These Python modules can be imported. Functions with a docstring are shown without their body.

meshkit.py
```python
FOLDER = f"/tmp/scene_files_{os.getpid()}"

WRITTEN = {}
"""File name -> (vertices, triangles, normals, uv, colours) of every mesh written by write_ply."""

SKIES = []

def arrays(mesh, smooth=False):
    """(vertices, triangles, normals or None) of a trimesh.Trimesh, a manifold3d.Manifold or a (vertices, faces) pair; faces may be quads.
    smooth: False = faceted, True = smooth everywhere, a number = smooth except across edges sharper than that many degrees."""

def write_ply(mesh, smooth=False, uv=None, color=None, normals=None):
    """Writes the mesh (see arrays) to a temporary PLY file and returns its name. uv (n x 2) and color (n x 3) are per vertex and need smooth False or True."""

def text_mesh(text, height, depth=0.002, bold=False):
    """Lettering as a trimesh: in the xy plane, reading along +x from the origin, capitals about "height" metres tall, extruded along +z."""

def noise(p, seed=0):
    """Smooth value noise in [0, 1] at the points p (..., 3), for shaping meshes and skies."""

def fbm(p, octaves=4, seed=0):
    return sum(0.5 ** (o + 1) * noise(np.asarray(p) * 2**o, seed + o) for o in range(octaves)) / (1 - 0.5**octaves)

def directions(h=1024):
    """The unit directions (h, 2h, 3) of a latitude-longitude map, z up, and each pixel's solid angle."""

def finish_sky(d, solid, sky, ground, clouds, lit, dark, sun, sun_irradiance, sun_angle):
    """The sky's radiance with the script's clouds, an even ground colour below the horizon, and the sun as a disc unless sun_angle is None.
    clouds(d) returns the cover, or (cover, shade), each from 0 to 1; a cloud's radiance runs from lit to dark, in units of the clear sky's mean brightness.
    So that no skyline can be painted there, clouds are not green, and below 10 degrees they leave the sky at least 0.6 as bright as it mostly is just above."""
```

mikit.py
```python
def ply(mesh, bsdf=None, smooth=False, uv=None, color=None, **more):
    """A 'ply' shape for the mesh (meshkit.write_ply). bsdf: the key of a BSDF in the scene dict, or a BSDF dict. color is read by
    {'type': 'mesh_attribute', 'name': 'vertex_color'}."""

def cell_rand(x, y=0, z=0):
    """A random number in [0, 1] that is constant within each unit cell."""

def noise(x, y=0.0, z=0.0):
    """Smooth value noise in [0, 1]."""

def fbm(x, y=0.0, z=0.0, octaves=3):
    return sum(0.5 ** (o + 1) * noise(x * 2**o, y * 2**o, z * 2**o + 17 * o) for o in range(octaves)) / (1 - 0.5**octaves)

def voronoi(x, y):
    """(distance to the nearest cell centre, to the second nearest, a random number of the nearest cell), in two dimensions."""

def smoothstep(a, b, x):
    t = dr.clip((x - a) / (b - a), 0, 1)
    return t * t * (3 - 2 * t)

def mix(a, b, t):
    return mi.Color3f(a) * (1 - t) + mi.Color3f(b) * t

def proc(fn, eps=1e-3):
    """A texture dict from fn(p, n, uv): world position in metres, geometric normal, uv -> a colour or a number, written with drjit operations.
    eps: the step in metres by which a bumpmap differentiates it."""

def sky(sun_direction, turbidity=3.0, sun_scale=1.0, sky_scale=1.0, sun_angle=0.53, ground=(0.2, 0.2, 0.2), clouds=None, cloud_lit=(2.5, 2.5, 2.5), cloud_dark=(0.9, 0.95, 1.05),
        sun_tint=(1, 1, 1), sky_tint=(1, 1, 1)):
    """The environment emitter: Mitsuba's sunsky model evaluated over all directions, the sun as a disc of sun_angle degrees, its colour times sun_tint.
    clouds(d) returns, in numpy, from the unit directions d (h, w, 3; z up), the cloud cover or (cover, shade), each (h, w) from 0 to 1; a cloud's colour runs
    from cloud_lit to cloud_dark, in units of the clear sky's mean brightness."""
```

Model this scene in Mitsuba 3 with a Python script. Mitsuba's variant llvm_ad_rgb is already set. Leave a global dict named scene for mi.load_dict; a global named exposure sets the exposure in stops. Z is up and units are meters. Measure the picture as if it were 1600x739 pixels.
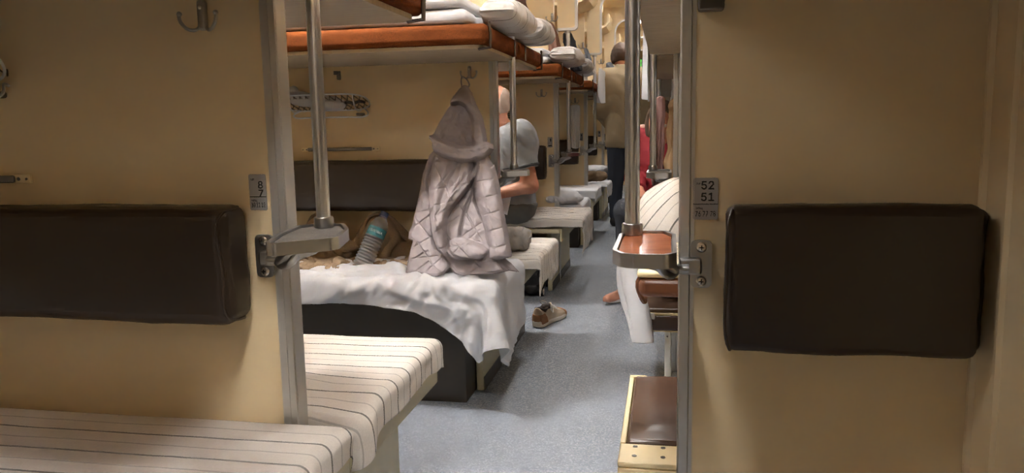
import math, random
import numpy as np, trimesh, manifold3d, shapely
import drjit as dr
import mitsuba as mi
import mikit, meshkit
from shapely.geometry import Polygon, Point, LineString, box as sbox
from mikit import proc, noise, fbm, cell_rand, smoothstep, mix

rng = np.random.default_rng(7)
T = mi.ScalarTransform4f
scene, labels = {}, {}

# ---------------------------------------------------------------- camera, lamps, exposure
CAM_H = 0.97
YAW, PITCH, ROLL = 0.19385, 0.1382, 0.0196
_f = np.array([-math.sin(YAW) * math.cos(PITCH), math.cos(YAW) * math.cos(PITCH), -math.sin(PITCH)])
_r = np.array([math.cos(YAW), math.sin(YAW), 0.0])
_d = np.cross(_f, _r)
_down = -math.sin(ROLL) * _r + math.cos(ROLL) * _d
_o = np.array([0, 0, CAM_H])
scene['camera'] = {'type': 'perspective', 'fov': 2 * math.degrees(math.atan(800 / 1250)), 'fov_axis': 'x', 'near_clip': 0.02,
                   'to_world': T().look_at(origin=_o.tolist(), target=(_o + _f).tolist(), up=(-_down).tolist())}
exposure = 2.6
LAMP = 17.0                       # radiance of an aisle lamp
LAMP_COLOUR = np.array([1.0, 0.965, 0.925])
LAMP_STRENGTH = {-1: 0.28, 0: 1.22, 1: 0.60, 2: 0.27, 3: 0.42, 4: 0.5, 5: 0.55, 6: 0.55}
LAMP_X, LAMP_Z = -0.27, 2.13
BAY_LAMP = {0: 9.0, 1: 56.0, 2: 30.0, 3: 10.0, 4: 9.0, 5: 9.0}   # lamps on the ceiling of the sleeping bays
scene['air'] = {'type': 'constant', 'radiance': {'type': 'rgb', 'value': [0.004, 0.004, 0.005]}}   # night outside the windows

# ---------------------------------------------------------------- dimensions
Y0, PITCH_Y, NP = 1.305, 1.8, 7
def PY(n): return Y0 + PITCH_Y * n          # front face of partition n
TH = 0.03
XE = -0.659                                  # aisle edge of the left partitions
XW, XR = -2.42, 0.468                        # window walls
XS = 0.018                                   # aisle edge of the right partitions
ZU = 1.222                                   # underside of the upper berths
ZC = 2.15

# ---------------------------------------------------------------- mesh helpers
def tm(m):
    if isinstance(m, trimesh.Trimesh): return m
    if isinstance(m, manifold3d.Manifold):
        q = m.to_mesh()
        return trimesh.Trimesh(np.array(q.vert_properties[:, :3]), np.array(q.tri_verts), process=False)
    v, f = m
    f = np.asarray(f)
    if f.shape[1] == 4: f = np.vstack([f[:, [0, 1, 2]], f[:, [0, 2, 3]]])
    return trimesh.Trimesh(np.asarray(v, float), f, process=False)
def cat(*ms):
    return trimesh.util.concatenate([tm(m) for m in ms])
def bx(x0, x1, y0, y1, z0, z1):
    m = trimesh.creation.box((x1 - x0, y1 - y0, z1 - z0)); m.apply_translation(((x0 + x1) / 2, (y0 + y1) / 2, (z0 + z1) / 2)); return m
def rbx(x0, x1, y0, y1, z0, z1, r=0.004, n=8):
    r = min(r, (x1 - x0) / 2.02, (y1 - y0) / 2.02, (z1 - z0) / 2.02)
    s = manifold3d.Manifold.sphere(r, n)
    return tm(manifold3d.Manifold.batch_hull([s.translate((x, y, z)) for x in (x0 + r, x1 - r) for y in (y0 + r, y1 - r) for z in (z0 + r, z1 - r)]))
def hull(*balls, n=16):
    return manifold3d.Manifold.batch_hull([manifold3d.Manifold.sphere(b[3], n).translate(tuple(map(float, b[:3]))) for b in balls])
def frames(p):
    t = np.gradient(p, axis=0); t /= np.maximum(np.linalg.norm(t, axis=1, keepdims=True), 1e-9)
    a = np.array([0, 0, 1.0]) if abs(t[0, 2]) < 0.9 else np.array([1.0, 0, 0])
    ns, n = [], np.cross(t[0], a)
    for k in t:
        n = n - k * (n @ k); n = n / max(np.linalg.norm(n), 1e-9); ns.append(n)
    ns = np.array(ns); return t, ns, np.cross(t, ns)
def tube(path, r, n=12, closed=False):
    p = np.asarray(path, float); r = np.broadcast_to(np.asarray(r, float), len(p))
    t, a, b = frames(p)
    if closed:
        t = np.roll(p, -1, 0) - np.roll(p, 1, 0); t /= np.linalg.norm(t, axis=1, keepdims=True)
        up = np.array([0, 0, 1.0]); m = np.linalg.svd(p - p.mean(0))[2][2]
        a = np.tile(m, (len(p), 1)); b = np.cross(t, a)
    th = np.arange(n) * 2 * np.pi / n
    v = p[:, None] + r[:, None, None] * (np.cos(th)[None, :, None] * a[:, None] + np.sin(th)[None, :, None] * b[:, None])
    v = v.reshape(-1, 3); m = len(p); f = []
    for i in range(m if closed else m - 1):
        j = (i + 1) % m
        k = np.arange(n); l = (k + 1) % n
        f += [np.stack([i * n + k, j * n + k, j * n + l], 1), np.stack([i * n + k, j * n + l, i * n + l], 1)]
    if not closed:
        v = np.vstack([v, p[0], p[-1]]); k = np.arange(n); l = (k + 1) % n
        f += [np.stack([k * 0 + m * n, k, l], 1), np.stack([k * 0 + m * n + 1, (m - 1) * n + l, (m - 1) * n + k], 1)]
    q = trimesh.Trimesh(v, np.vstack(f), process=False)
    if q.volume < 0: q.invert()
    return q
def spline(pts, n=40):
    from scipy.interpolate import CubicSpline
    p = np.asarray(pts, float); s = np.r_[0, np.cumsum(np.linalg.norm(np.diff(p, axis=0), axis=1))]
    return CubicSpline(s, p)(np.linspace(0, s[-1], n))
def cyl(p0, p1, r, n=24):
    return tube([p0, p1], r, n)
def lathe(prof, n=40):
    m = trimesh.creation.revolve(np.asarray(prof, float), sections=n); return m
def prism(poly, depth, axis='z', at=0.0):
    """A polygon extruded: axis z (xy polygon), y (xz polygon, towards +y) or x (yz polygon, towards +x), starting at `at`."""
    m = trimesh.creation.extrude_polygon(poly, depth, engine='earcut'); v = m.vertices.copy()
    if axis == 'y': v = np.stack([v[:, 0], v[:, 2], v[:, 1]], 1)
    if axis == 'x': v = np.stack([v[:, 2], v[:, 0], v[:, 1]], 1)
    v[:, 'xyz'.index(axis)] += at
    q = trimesh.Trimesh(v, m.faces, process=False)
    if q.volume < 0: q.invert()
    return q
def rpoly(x0, x1, y0, y1, r, q=6):
    return sbox(x0 + r, y0 + r, x1 - r, y1 - r).buffer(r, quad_segs=q)
def grid_faces(nu, nv):
    i = np.arange(nu * nv).reshape(nu, nv)
    return np.stack([i[:-1, :-1], i[1:, :-1], i[1:, 1:], i[:-1, 1:]], -1).reshape(-1, 4)
def thick(P, t):
    """A closed cloth of thickness t from a grid of points P (nu, nv, 3); returns mesh, grid index per vertex."""
    nu, nv = P.shape[:2]
    du, dv = np.gradient(P, axis=0), np.gradient(P, axis=1)
    n = np.cross(du, dv); n /= np.maximum(np.linalg.norm(n, axis=-1, keepdims=True), 1e-9)
    v = np.vstack([(P + n * t / 2).reshape(-1, 3), (P - n * t / 2).reshape(-1, 3)])
    f = grid_faces(nu, nv); N = nu * nv
    i = np.arange(N).reshape(nu, nv)
    rim = np.r_[i[:, 0], i[-1, 1:], i[-2::-1, -1], i[0, -2:0:-1]]
    nx = np.roll(rim, -1)
    fs = np.vstack([f, f[:, ::-1] + N, np.stack([nx, rim, rim + N, nx + N], 1)])
    return tm((v, fs))
def surface_nets(F, lo, h):
    """Mesh of F = 0 (F < 0 inside) on a regular grid."""
    s = F < 0
    nx, ny, nz = F.shape
    c = s[:-1, :-1, :-1].astype(np.int8)
    cnt = np.zeros((nx - 1, ny - 1, nz - 1), np.int8)
    for a in (0, 1):
        for b in (0, 1):
            for d in (0, 1): cnt += s[a:nx - 1 + a, b:ny - 1 + b, d:nz - 1 + d]
    act = (cnt > 0) & (cnt < 8)
    ci = np.argwhere(act); idx = -np.ones(act.shape, np.int64); idx[act] = np.arange(len(ci))
    acc, num = np.zeros((len(ci), 3)), np.zeros(len(ci))
    for a in (0, 1):
        for b in (0, 1):
            for ax in range(3):
                o = [0, 0, 0]; oth = [k for k in range(3) if k != ax]; o[oth[0]], o[oth[1]] = a, b
                p0 = ci + o; e = [0, 0, 0]; e[ax] = 1; p1 = p0 + e
                f0, f1 = F[tuple(p0.T)], F[tuple(p1.T)]
                m = (f0 < 0) != (f1 < 0)
                t = np.where(m, f0 / np.where(m, f0 - f1, 1), 0)
                q = p0 + t[:, None] * np.array(e)
                acc += q * m[:, None]; num += m
    v = acc / num[:, None] * h + np.asarray(lo)
    fs = []
    for ax in range(3):
        o1, o2 = [(1, 2), (2, 0), (0, 1)][ax]
        sl0 = [slice(None)] * 3; sl1 = [slice(None)] * 3
        sl0[ax] = slice(0, -1); sl1[ax] = slice(1, None)
        for o in (o1, o2): sl0[o] = slice(1, -1); sl1[o] = slice(1, -1)
        a, b = s[tuple(sl0)], s[tuple(sl1)]
        for flip in (0, 1):
            e = np.argwhere((a & ~b) if not flip else (~a & b))
            if not len(e): continue
            e[:, o1] += 1; e[:, o2] += 1
            u1 = np.zeros(3, int); u1[o1] = 1; u2 = np.zeros(3, int); u2[o2] = 1
            q = np.stack([idx[tuple((e - u1 - u2).T)], idx[tuple((e - u2).T)], idx[tuple(e.T)], idx[tuple((e - u1).T)]], 1)
            fs.append(q if not flip else q[:, ::-1])
    f = np.vstack(fs); f = f[(f >= 0).all(1)]
    return trimesh.Trimesh(v, np.vstack([f[:, [0, 1, 2]], f[:, [0, 2, 3]]]), process=False)
def sdf_mesh(fn, lo, hi, h, smooth=4):
    lo, hi = np.asarray(lo, float), np.asarray(hi, float)
    ax = [np.arange(lo[k] - 2 * h, hi[k] + 3 * h, h) for k in range(3)]
    P = np.stack(np.meshgrid(*ax, indexing='ij'), -1).astype(np.float32)
    m = surface_nets(fn(P), lo - 2 * h, h)
    if smooth:
        v0 = m.vertices.copy()
        trimesh.smoothing.filter_taubin(m, iterations=smooth)
        dv = m.vertices - v0; L = np.linalg.norm(dv, axis=1, keepdims=True)
        m.vertices = v0 + np.where(L > h, 0, dv)      # no spikes where four sheets meet in one vertex
    parts = m.split(only_watertight=False)
    if len(parts) > 1:
        m = max(parts, key=lambda q: len(q.faces))
    if m.volume < 0: m.invert()
    return m
def smin(a, b, k):
    h = np.maximum(k - np.abs(a - b), 0) / k
    return np.minimum(a, b) - h * h * k / 4
def smax(a, b, k): return -smin(-a, -b, k)
def cone(P, a, b, ra, rb, flat=None):
    """Distance to a tapered capsule; flat = (axis vector, factor) squeezes it along an axis."""
    a, b = np.asarray(a, np.float32), np.asarray(b, np.float32)
    pa, ba = P - a, b - a
    L2 = max(float(ba @ ba), 1e-9)
    t = np.clip((pa @ ba) / L2, 0, 1)
    q = pa - t[..., None] * ba
    if flat is not None:
        n = np.asarray(flat[0], np.float32); n = n / np.linalg.norm(n)
        q = q + (q @ n)[..., None] * n * (1 / flat[1] - 1)
    return np.linalg.norm(q, axis=-1) - (ra + (rb - ra) * t)
def ell(P, c, r):
    q = (P - np.asarray(c, np.float32)) / np.asarray(r, np.float32)
    k = np.linalg.norm(q, axis=-1)
    return (k - 1) * min(r)
def mul(m, M=None, t=(0, 0, 0)):
    m = m.copy()
    if M is not None: m.vertices = m.vertices @ np.asarray(M).T
    m.apply_translation(t); return m

def cloth(P, collide=None, pin=None, steps=220, iters=4, g=0.0006, damp=0.97, rest_scale=1.0, mu=0.5, wind=None, bend=0.25):
    """Position-based cloth on a grid of points P (nu, nv, 3)."""
    P = np.array(P, float); nu, nv = P.shape[:2]
    rest = P * rest_scale
    cons = []
    def C(a, b, w):
        L = np.linalg.norm(rest[a] - rest[b], axis=-1)[..., None]
        cons.append((a, b, L, w))
    s = slice
    for di, dj, w in ((1, 0, 1), (0, 1, 1), (1, 1, .6), (1, -1, .6), (2, 0, bend), (0, 2, bend)):
        for ph in (0, 1):
            if di == 2 or dj == 2:
                k = 2 * ph
                if di == 2: A = np.concatenate([np.arange(k, nu - 2, 4), np.arange(k + 1, nu - 2, 4)]); a = (A[:, None], np.arange(nv)[None]); b = (A[:, None] + 2, np.arange(nv)[None])
                else: A = np.concatenate([np.arange(k, nv - 2, 4), np.arange(k + 1, nv - 2, 4)]); a = (np.arange(nu)[:, None], A[None]); b = (np.arange(nu)[:, None], A[None] + 2)
            elif di == 1:
                I = np.arange(ph, nu - 1, 2)
                J = np.arange(0, nv) if dj == 0 else (np.arange(0, nv - 1) if dj == 1 else np.arange(1, nv))
                a = (I[:, None], J[None]); b = (I[:, None] + 1, J[None] + dj)
            else:
                J = np.arange(ph, nv - 1, 2); a = (np.arange(nu)[:, None], J[None]); b = (np.arange(nu)[:, None], J[None] + 1)
            C(a, b, w)
    V = np.zeros_like(P); im = np.ones((nu, nv, 1))
    fixed = None
    if pin is not None:
        im[pin] = 0; fixed = P[pin].copy()
    for st in range(steps):
        old = P.copy()
        V[..., 2] -= g
        if wind is not None: V += wind(P, st)
        P = P + V * im
        for _ in range(iters):
            for a, b, L, w in cons:
                d = P[b] - P[a]; l = np.maximum(np.linalg.norm(d, axis=-1, keepdims=True), 1e-9)
                wa, wb = im[a], im[b]
                c = d * (w * (1 - L / l) / np.maximum(wa + wb, 1e-9))
                P[a] += c * wa; P[b] -= c * wb
            if collide is not None:
                Q = collide(P)
                moved = np.linalg.norm(Q - P, axis=-1, keepdims=True) > 1e-7
                P = np.where(moved, Q - mu * (Q - old) * np.array([1, 1, 0.3]), Q)
                P = collide(P)
            if fixed is not None: P[pin] = fixed
        V = (P - old) * damp
    return P
def out_of_box(lo, hi, r):
    """Collider: a rounded box."""
    lo, hi = np.asarray(lo, float), np.asarray(hi, float)
    c, e = (lo + hi) / 2, (hi - lo) / 2 - r
    def f(P):
        q = P - c; s = np.clip(q, -e, e); d = q - s
        l = np.linalg.norm(d, axis=-1, keepdims=True)
        deep = (l[..., 0] < 1e-9)
        out = c + s + np.where(l > 1e-9, d / np.maximum(l, 1e-9) * np.maximum(l, r), 0)
        up = P.copy(); up[..., 2] = hi[2]
        return np.where(deep[..., None], up, out)
    return f
def out_of_balls(balls):
    def f(P):
        for c, r in balls:
            q = (P - c) / r; l = np.linalg.norm(q, axis=-1, keepdims=True)
            P = np.where(l < 1, c + q / np.maximum(l, 1e-6) * r, P)
        return P
    return f
def above(z):
    def f(P):
        P = P.copy(); P[..., 2] = np.maximum(P[..., 2], z); return P
    return f
def chain(*fs):
    def f(P):
        for g in fs: P = g(P)
        return P
    return f
def subd(P, k=2):
    """Refines a grid of points with cubic splines."""
    from scipy.ndimage import zoom
    from scipy.interpolate import RectBivariateSpline
    nu, nv = P.shape[:2]; u, v = np.arange(nu), np.arange(nv)
    uu, vv = np.linspace(0, nu - 1, (nu - 1) * k + 1), np.linspace(0, nv - 1, (nv - 1) * k + 1)
    return np.stack([RectBivariateSpline(u, v, P[..., c], kx=3, ky=3)(uu, vv) for c in range(3)], -1)

# ---------------------------------------------------------------- materials
def lin(r, g, b):
    c = np.array([r, g, b]) / 255.0
    return np.where(c <= 0.04045, c / 12.92, ((c + 0.055) / 1.055) ** 2.4)
def rgb(c): return {'type': 'rgb', 'value': [float(x) for x in c]}
def mat(name, colour, rough=0.5, metal=0.0, spec=0.5, bump=None, bscale=0.001, **kw):
    b = {'type': 'principled', 'base_color': colour if isinstance(colour, dict) else rgb(colour), 'roughness': rough, 'metallic': metal, 'specular': spec, **kw}
    if bump is not None: b = {'type': 'bumpmap', 'arbitrary': bump, 'scale': bscale, 'bsdf': b}
    scene['m_' + name] = {'type': 'twosided', 'bsdf': b}
M = lambda n: 'm_' + n
PANEL = lin(213, 193, 156)
mat('panel', proc(lambda p, n, uv: mi.Color3f(*map(float, PANEL)) * (0.94 + 0.1 * fbm(p.x * 3, p.y * 3, p.z * 3))), 0.42, spec=0.4)
mat('panel_plain', lin(212, 192, 156), 0.45, spec=0.4)
mat('cream', lin(222, 205, 168), 0.5)
mat('ceiling', lin(226, 210, 172), 0.6)
mat('base_board', lin(188, 180, 150), 0.45)
mat('aluminium', (0.52, 0.51, 0.49), 0.38, 0.85)
mat('steel', (0.62, 0.65, 0.70), 0.25, 1.0)
mat('hook_metal', (0.33, 0.32, 0.30), 0.28, 0.9)
mat('cast', (0.36, 0.362, 0.37), 0.3, 1.0)
mat('dark_metal', (0.12, 0.11, 0.1), 0.4, 0.8)
mat('screw', (0.7, 0.68, 0.64), 0.22, 1.0)
mat('black_print', (0.012, 0.012, 0.012), 0.5)
mat('plate', (0.27, 0.262, 0.255), 0.45, 0.25)
mat('leatherette', (0.020, 0.0125, 0.0085), 0.42, spec=0.45)
mat('seat_leather', proc(lambda p, n, uv: mix((0.040, 0.020, 0.013), (0.065, 0.034, 0.022), fbm(p.x * 14, p.y * 14, p.z * 14))), 0.3, spec=0.6)
mat('orange', proc(lambda p, n, uv: mix((0.050, 0.0125, 0.003), (0.112, 0.030, 0.0065), smoothstep(0.15, 0.85, noise(p.x * 500, p.y * 500, p.z * 500) * 0.45 + 0.55 * fbm(p.x * 14, p.y * 14, p.z * 30)))), 0.95, spec=0.1)
mat('underside', proc(lambda p, n, uv: mix((0.165, 0.125, 0.082), (0.235, 0.185, 0.125), fbm(p.x * 26, p.y * 170, p.z * 26))), 0.6, spec=0.3)
mat('black', (0.012, 0.012, 0.013), 0.45)
mat('white_plastic', (0.7, 0.69, 0.64), 0.4)
FLOOR_A, FLOOR_B, FLOOR_C = lin(108, 115, 125), lin(131, 137, 145), lin(154, 158, 165)
def floor_fn(p, n, uv):
    a = noise(p.x * 190, p.y * 190, 3.0); b = noise(p.x * 270 + 9, p.y * 270, 7.0)
    t = smoothstep(0.2, 0.8, a * 0.6 + b * 0.4)
    c = mix(FLOOR_A.tolist(), FLOOR_B.tolist(), t)
    c = c * (1 - smoothstep(0.70, 0.8, b)) + mi.Color3f(*map(float, FLOOR_C)) * smoothstep(0.70, 0.8, b)
    return c * (0.86 + 0.22 * fbm(p.x * 4, p.y * 4, 1.0))
mat('floor', proc(floor_fn), 0.5, spec=0.45)
def tick_fn(p, n, uv):
    v = uv.y; per = 0.084
    k = v / per; fr = k - dr.floor(k)
    d = dr.abs(fr - 0.5) * per
    dark = 1 - smoothstep(0.0022, 0.0034, d)
    dd = dr.minimum(fr, 1 - fr) * per
    faint = 1 - smoothstep(0.0012, 0.0026, dd)
    weave = 0.95 + 0.08 * noise(uv.x * 500, uv.y * 500)
    base = mi.Color3f(0.60, 0.565, 0.52) * weave * (0.93 + 0.12 * fbm(uv.x * 9, uv.y * 9, 2.0))
    c = base * (1 - 0.72 * dark) 
    return c * (1 - 0.34 * faint)
mat('ticking', proc(tick_fn), 0.85, spec=0.2)
mat('sheet', (0.49, 0.495, 0.515), 0.8, spec=0.2, sheen=0.2)
mat('linen', (0.66, 0.645, 0.63), 0.85, spec=0.2)
mat('blanket', proc(lambda p, n, uv: mix((0.135, 0.092, 0.056), (0.185, 0.13, 0.082), noise(p.x * 350, p.y * 350, p.z * 350))), 0.95, sheen=0.6, spec=0.1)
mat('jacket', proc(lambda p, n, uv: mix((0.195, 0.168, 0.172), (0.228, 0.20, 0.204), noise(p.x * 60, p.y * 60, p.z * 60))), 0.68, spec=0.25)
mat('skin', proc(lambda p, n, uv: mix((0.50, 0.22, 0.14), (0.62, 0.31, 0.21), fbm(p.x * 30, p.y * 30, p.z * 30))), 0.5)

# ---------------------------------------------------------------- entries
def key_for(name):
    if name not in used: used[name] = 0; return name
    used[name] += 1; return f'{name}_{used[name]:03d}'
used = {}
def put(name, mesh, m, parent=None, smooth=30, label=None, cat_=None, group=None, kind=None, **kw):
    """One mesh as an entry: a thing (no parent), a part or a sub-part."""
    full = key_for(name if parent is None else parent + '__' + name)
    scene[full] = mikit.ply(tm(mesh), M(m), smooth, **kw)
    if any((label, cat_, group, kind)): tag(full, label, cat_, group, kind)
    return full
def tag(full, label=None, cat_=None, group=None, kind=None):
    labels.setdefault(full, {}).update({k: v for k, v in (('label', label), ('category', cat_), ('group', group), ('kind', kind)) if v})
def thing(name, label=None, cat_=None, group=None, kind=None):
    full = key_for(name); tag(full, label, cat_, group, kind); return full
# ================================================================ the carriage shell
YB, YEND = Y0 - 2 * PITCH_Y - 0.1, 13.1
put('floor', bx(XW - .05, XR + .05, YB - .1, YEND + .1, -0.05, 0), 'floor', label='blue grey speckled carriage floor', kind='structure', smooth=False)
put('ceiling', bx(XW - .05, XR + .05, YB - .1, YEND + .1, ZC, ZC + 0.04), 'ceiling', label='pale carriage ceiling', kind='structure', smooth=False)
put('wall_back', bx(XW, XR, YB, YB + TH, 0, ZC), 'panel_plain', label='beige end wall behind the viewer', kind='structure', smooth=False)
# window walls, with an opening in every compartment
def window_wall(name, x0, x1, zlo, zhi, half, label):
    poly = sbox(YB, 0, YEND, ZC)
    cs = [PY(n) - PITCH_Y / 2 + TH / 2 for n in range(0, NP)]
    for c in cs: poly = poly.difference(rpoly(c - half, c + half, zlo, zhi, 0.06))
    put(name, prism(poly, x1 - x0, 'x', x0), 'panel_plain', label=label, kind='structure', smooth=False)
    return cs
def window(i, c, x, inward, zlo, zhi, half):
    t = thing(f'window_{i}', kind='structure', label='dark carriage window')
    ring = rpoly(c - half - .03, c + half + .03, zlo - .03, zhi + .03, .08).difference(rpoly(c - half + .005, c + half - .005, zlo + .005, zhi - .005, .055))
    put('frame', prism(ring, 0.012, 'x', x if inward > 0 else x - 0.012), 'cream', t, smooth=False)
    put('pane', prism(rpoly(c - half + .001, c + half - .001, zlo + .001, zhi - .001, .055), 0.004, 'x', x - inward * 0.03 - 0.002), 'night_glass', t, smooth=False)
mat('night_glass', (0.01, 0.011, 0.013), 0.08, spec=0.6)
cl = window_wall('wall_left', XW - .05, XW, 0.78, 1.4, 0.42, 'beige window wall of the sleeping compartments')
cr = window_wall('wall_right', XR, XR + .05, 0.78, 1.15, 0.42, 'beige window wall of the side berths')
for i, c in enumerate(cl[:4]): window(i + 1, c, XW, 1, 0.78, 1.4, 0.42)
for i, c in enumerate(cr[:4]): window(i + 5, c, XR, -1, 0.78, 1.15, 0.42)

# far end wall with its door and the green display
we = thing('wall_end', label='beige end wall of the carriage behind the standing man', kind='structure')
YE = 12.75
put('panel', bx(XW, XR, YE, YE + .05, 0, ZC), 'panel_plain', we, smooth=False)
dk = thing('door_1', label='pale door at the far end of the aisle', kind='structure')
put('leaf', rbx(-.62, .0, YE - .035, YE - .004, 0.0, 1.74, .004), 'cream', dk)
put('handle', tube([[-.06, YE - .036, .85], [-.06, YE - .07, .85], [-.06, YE - .07, .98], [-.06, YE - .036, .98]], .008), 'steel', dk)

# ================================================================ partitions between the compartments
LEFT = ['nearest left partition', 'left partition with the hanging jacket', 'left partition behind the seated man', 'third left partition from the seated man\'s bench', 'left partition beside the standing man', 'left partition beyond the standing man', 'last left partition']
LEFT = ['the nearest left partition', 'the partition where the quilted jacket hangs', 'the partition right behind the seated man', 'the first partition beyond the seated man\'s', 'the partition just left of the standing man', 'the partition hidden past the standing man', 'the last partition on the left']
ARCH = 0.13
def portal_poly():
    """Upper part of a partition: left board down to 1.535, header over the aisle, arched opening."""
    o = sbox(-0.90, 1.535, XR, ZC)
    cut = sbox(-0.546, 1.0, -0.06, 2.02 - ARCH).union(sbox(-0.546 + ARCH, 1.0, -0.06 - ARCH, 2.02)).union(Point(-0.546 + ARCH, 2.02 - ARCH).buffer(ARCH, 12)).union(Point(-0.06 - ARCH, 2.02 - ARCH).buffer(ARCH, 12))
    return o.difference(cut)
for n in [*range(NP), -1]:
    y = PY(n)
    w = thing('wall_partition_left', label='beige laminate partition, ' + (LEFT[n] if n >= 0 else 'behind the viewer'), kind='structure')
    put('panel', bx(XW, XE - .022, y, y + TH, 0, ZC), 'panel', w, smooth=False)
    # aluminium edge: stepped channel profile, seen on its face and on the aisle side
    prof = Polygon([(XE - .030, y - .003), (XE - .016, y - .003), (XE - .013, y - .006), (XE - .002, y - .006), (XE, y - .003), (XE, y + TH + .003), (XE - .002, y + TH + .006), (XE - .013, y + TH + .006), (XE - .016, y + TH + .003), (XE - .030, y + TH + .003)])
    put('edge_trim', prism(prof, 1.535, 'z', 0.0), 'aluminium', w, smooth=False)
    up = portal_poly().intersection(sbox(-0.66, 1.535, XR, ZC))
    put('upper_panel', prism(up, TH, 'y', y), 'panel', w, smooth=False)
    edge = LineString([(-.66, 1.535), (-.558, 1.535), (-.546, 1.547), (-.546, 2.02 - ARCH)] + [(-.546 + ARCH - ARCH * math.cos(a), 2.02 - ARCH + ARCH * math.sin(a)) for a in np.linspace(0, math.pi / 2, 10)] + [(-.06 - ARCH, 2.02)])
    rim = edge.buffer(.008, cap_style=2).difference(sbox(-3, 0, -.66, 3))
    put('upper_trim', prism(rim, TH + .006, 'y', y - .003), 'aluminium', w, smooth=False)
RIGHT = ['the nearest right partition', 'the second right partition', 'the third right partition', 'the fourth right partition', 'the fifth right partition', 'the sixth right partition', 'the last right partition']
for n in [*range(NP), -1]:
    y = PY(n)
    w = thing('wall_partition_right', label='beige laminate side partition, ' + (RIGHT[n] if n >= 0 else 'behind the viewer'), kind='structure')
    put('panel', bx(XS + .018, XR - .004, y, y + TH, 0, 1.535), 'panel', w, smooth=False)
    prof = Polygon([(XS, y - .003), (XS + .002, y - .005), (XS + .016, y - .005), (XS + .018, y - .002), (XS + .024, y - .002), (XS + .024, y + TH + .002), (XS + .018, y + TH + .002), (XS + .016, y + TH + .005), (XS + .002, y + TH + .005), (XS, y + TH + .003)])
    put('edge_trim', prism(prof, 1.535, 'z', 0.0), 'aluminium', w, smooth=False)
# corner moulding and window pillar on the near right
t = thing('trim_1', label='rounded beige corner moulding right of the nearest right partition', kind='structure')
cov = Polygon([(XR - .012, Y0), (XR - .012, Y0 - .010), (XR - .006, Y0 - .016), (XR - .006, Y0 - .085), (XR, Y0 - .09), (XR, Y0)])
put('moulding', prism(cov, ZC, 'z', 0.0), 'panel_plain', t, smooth=False)

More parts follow.
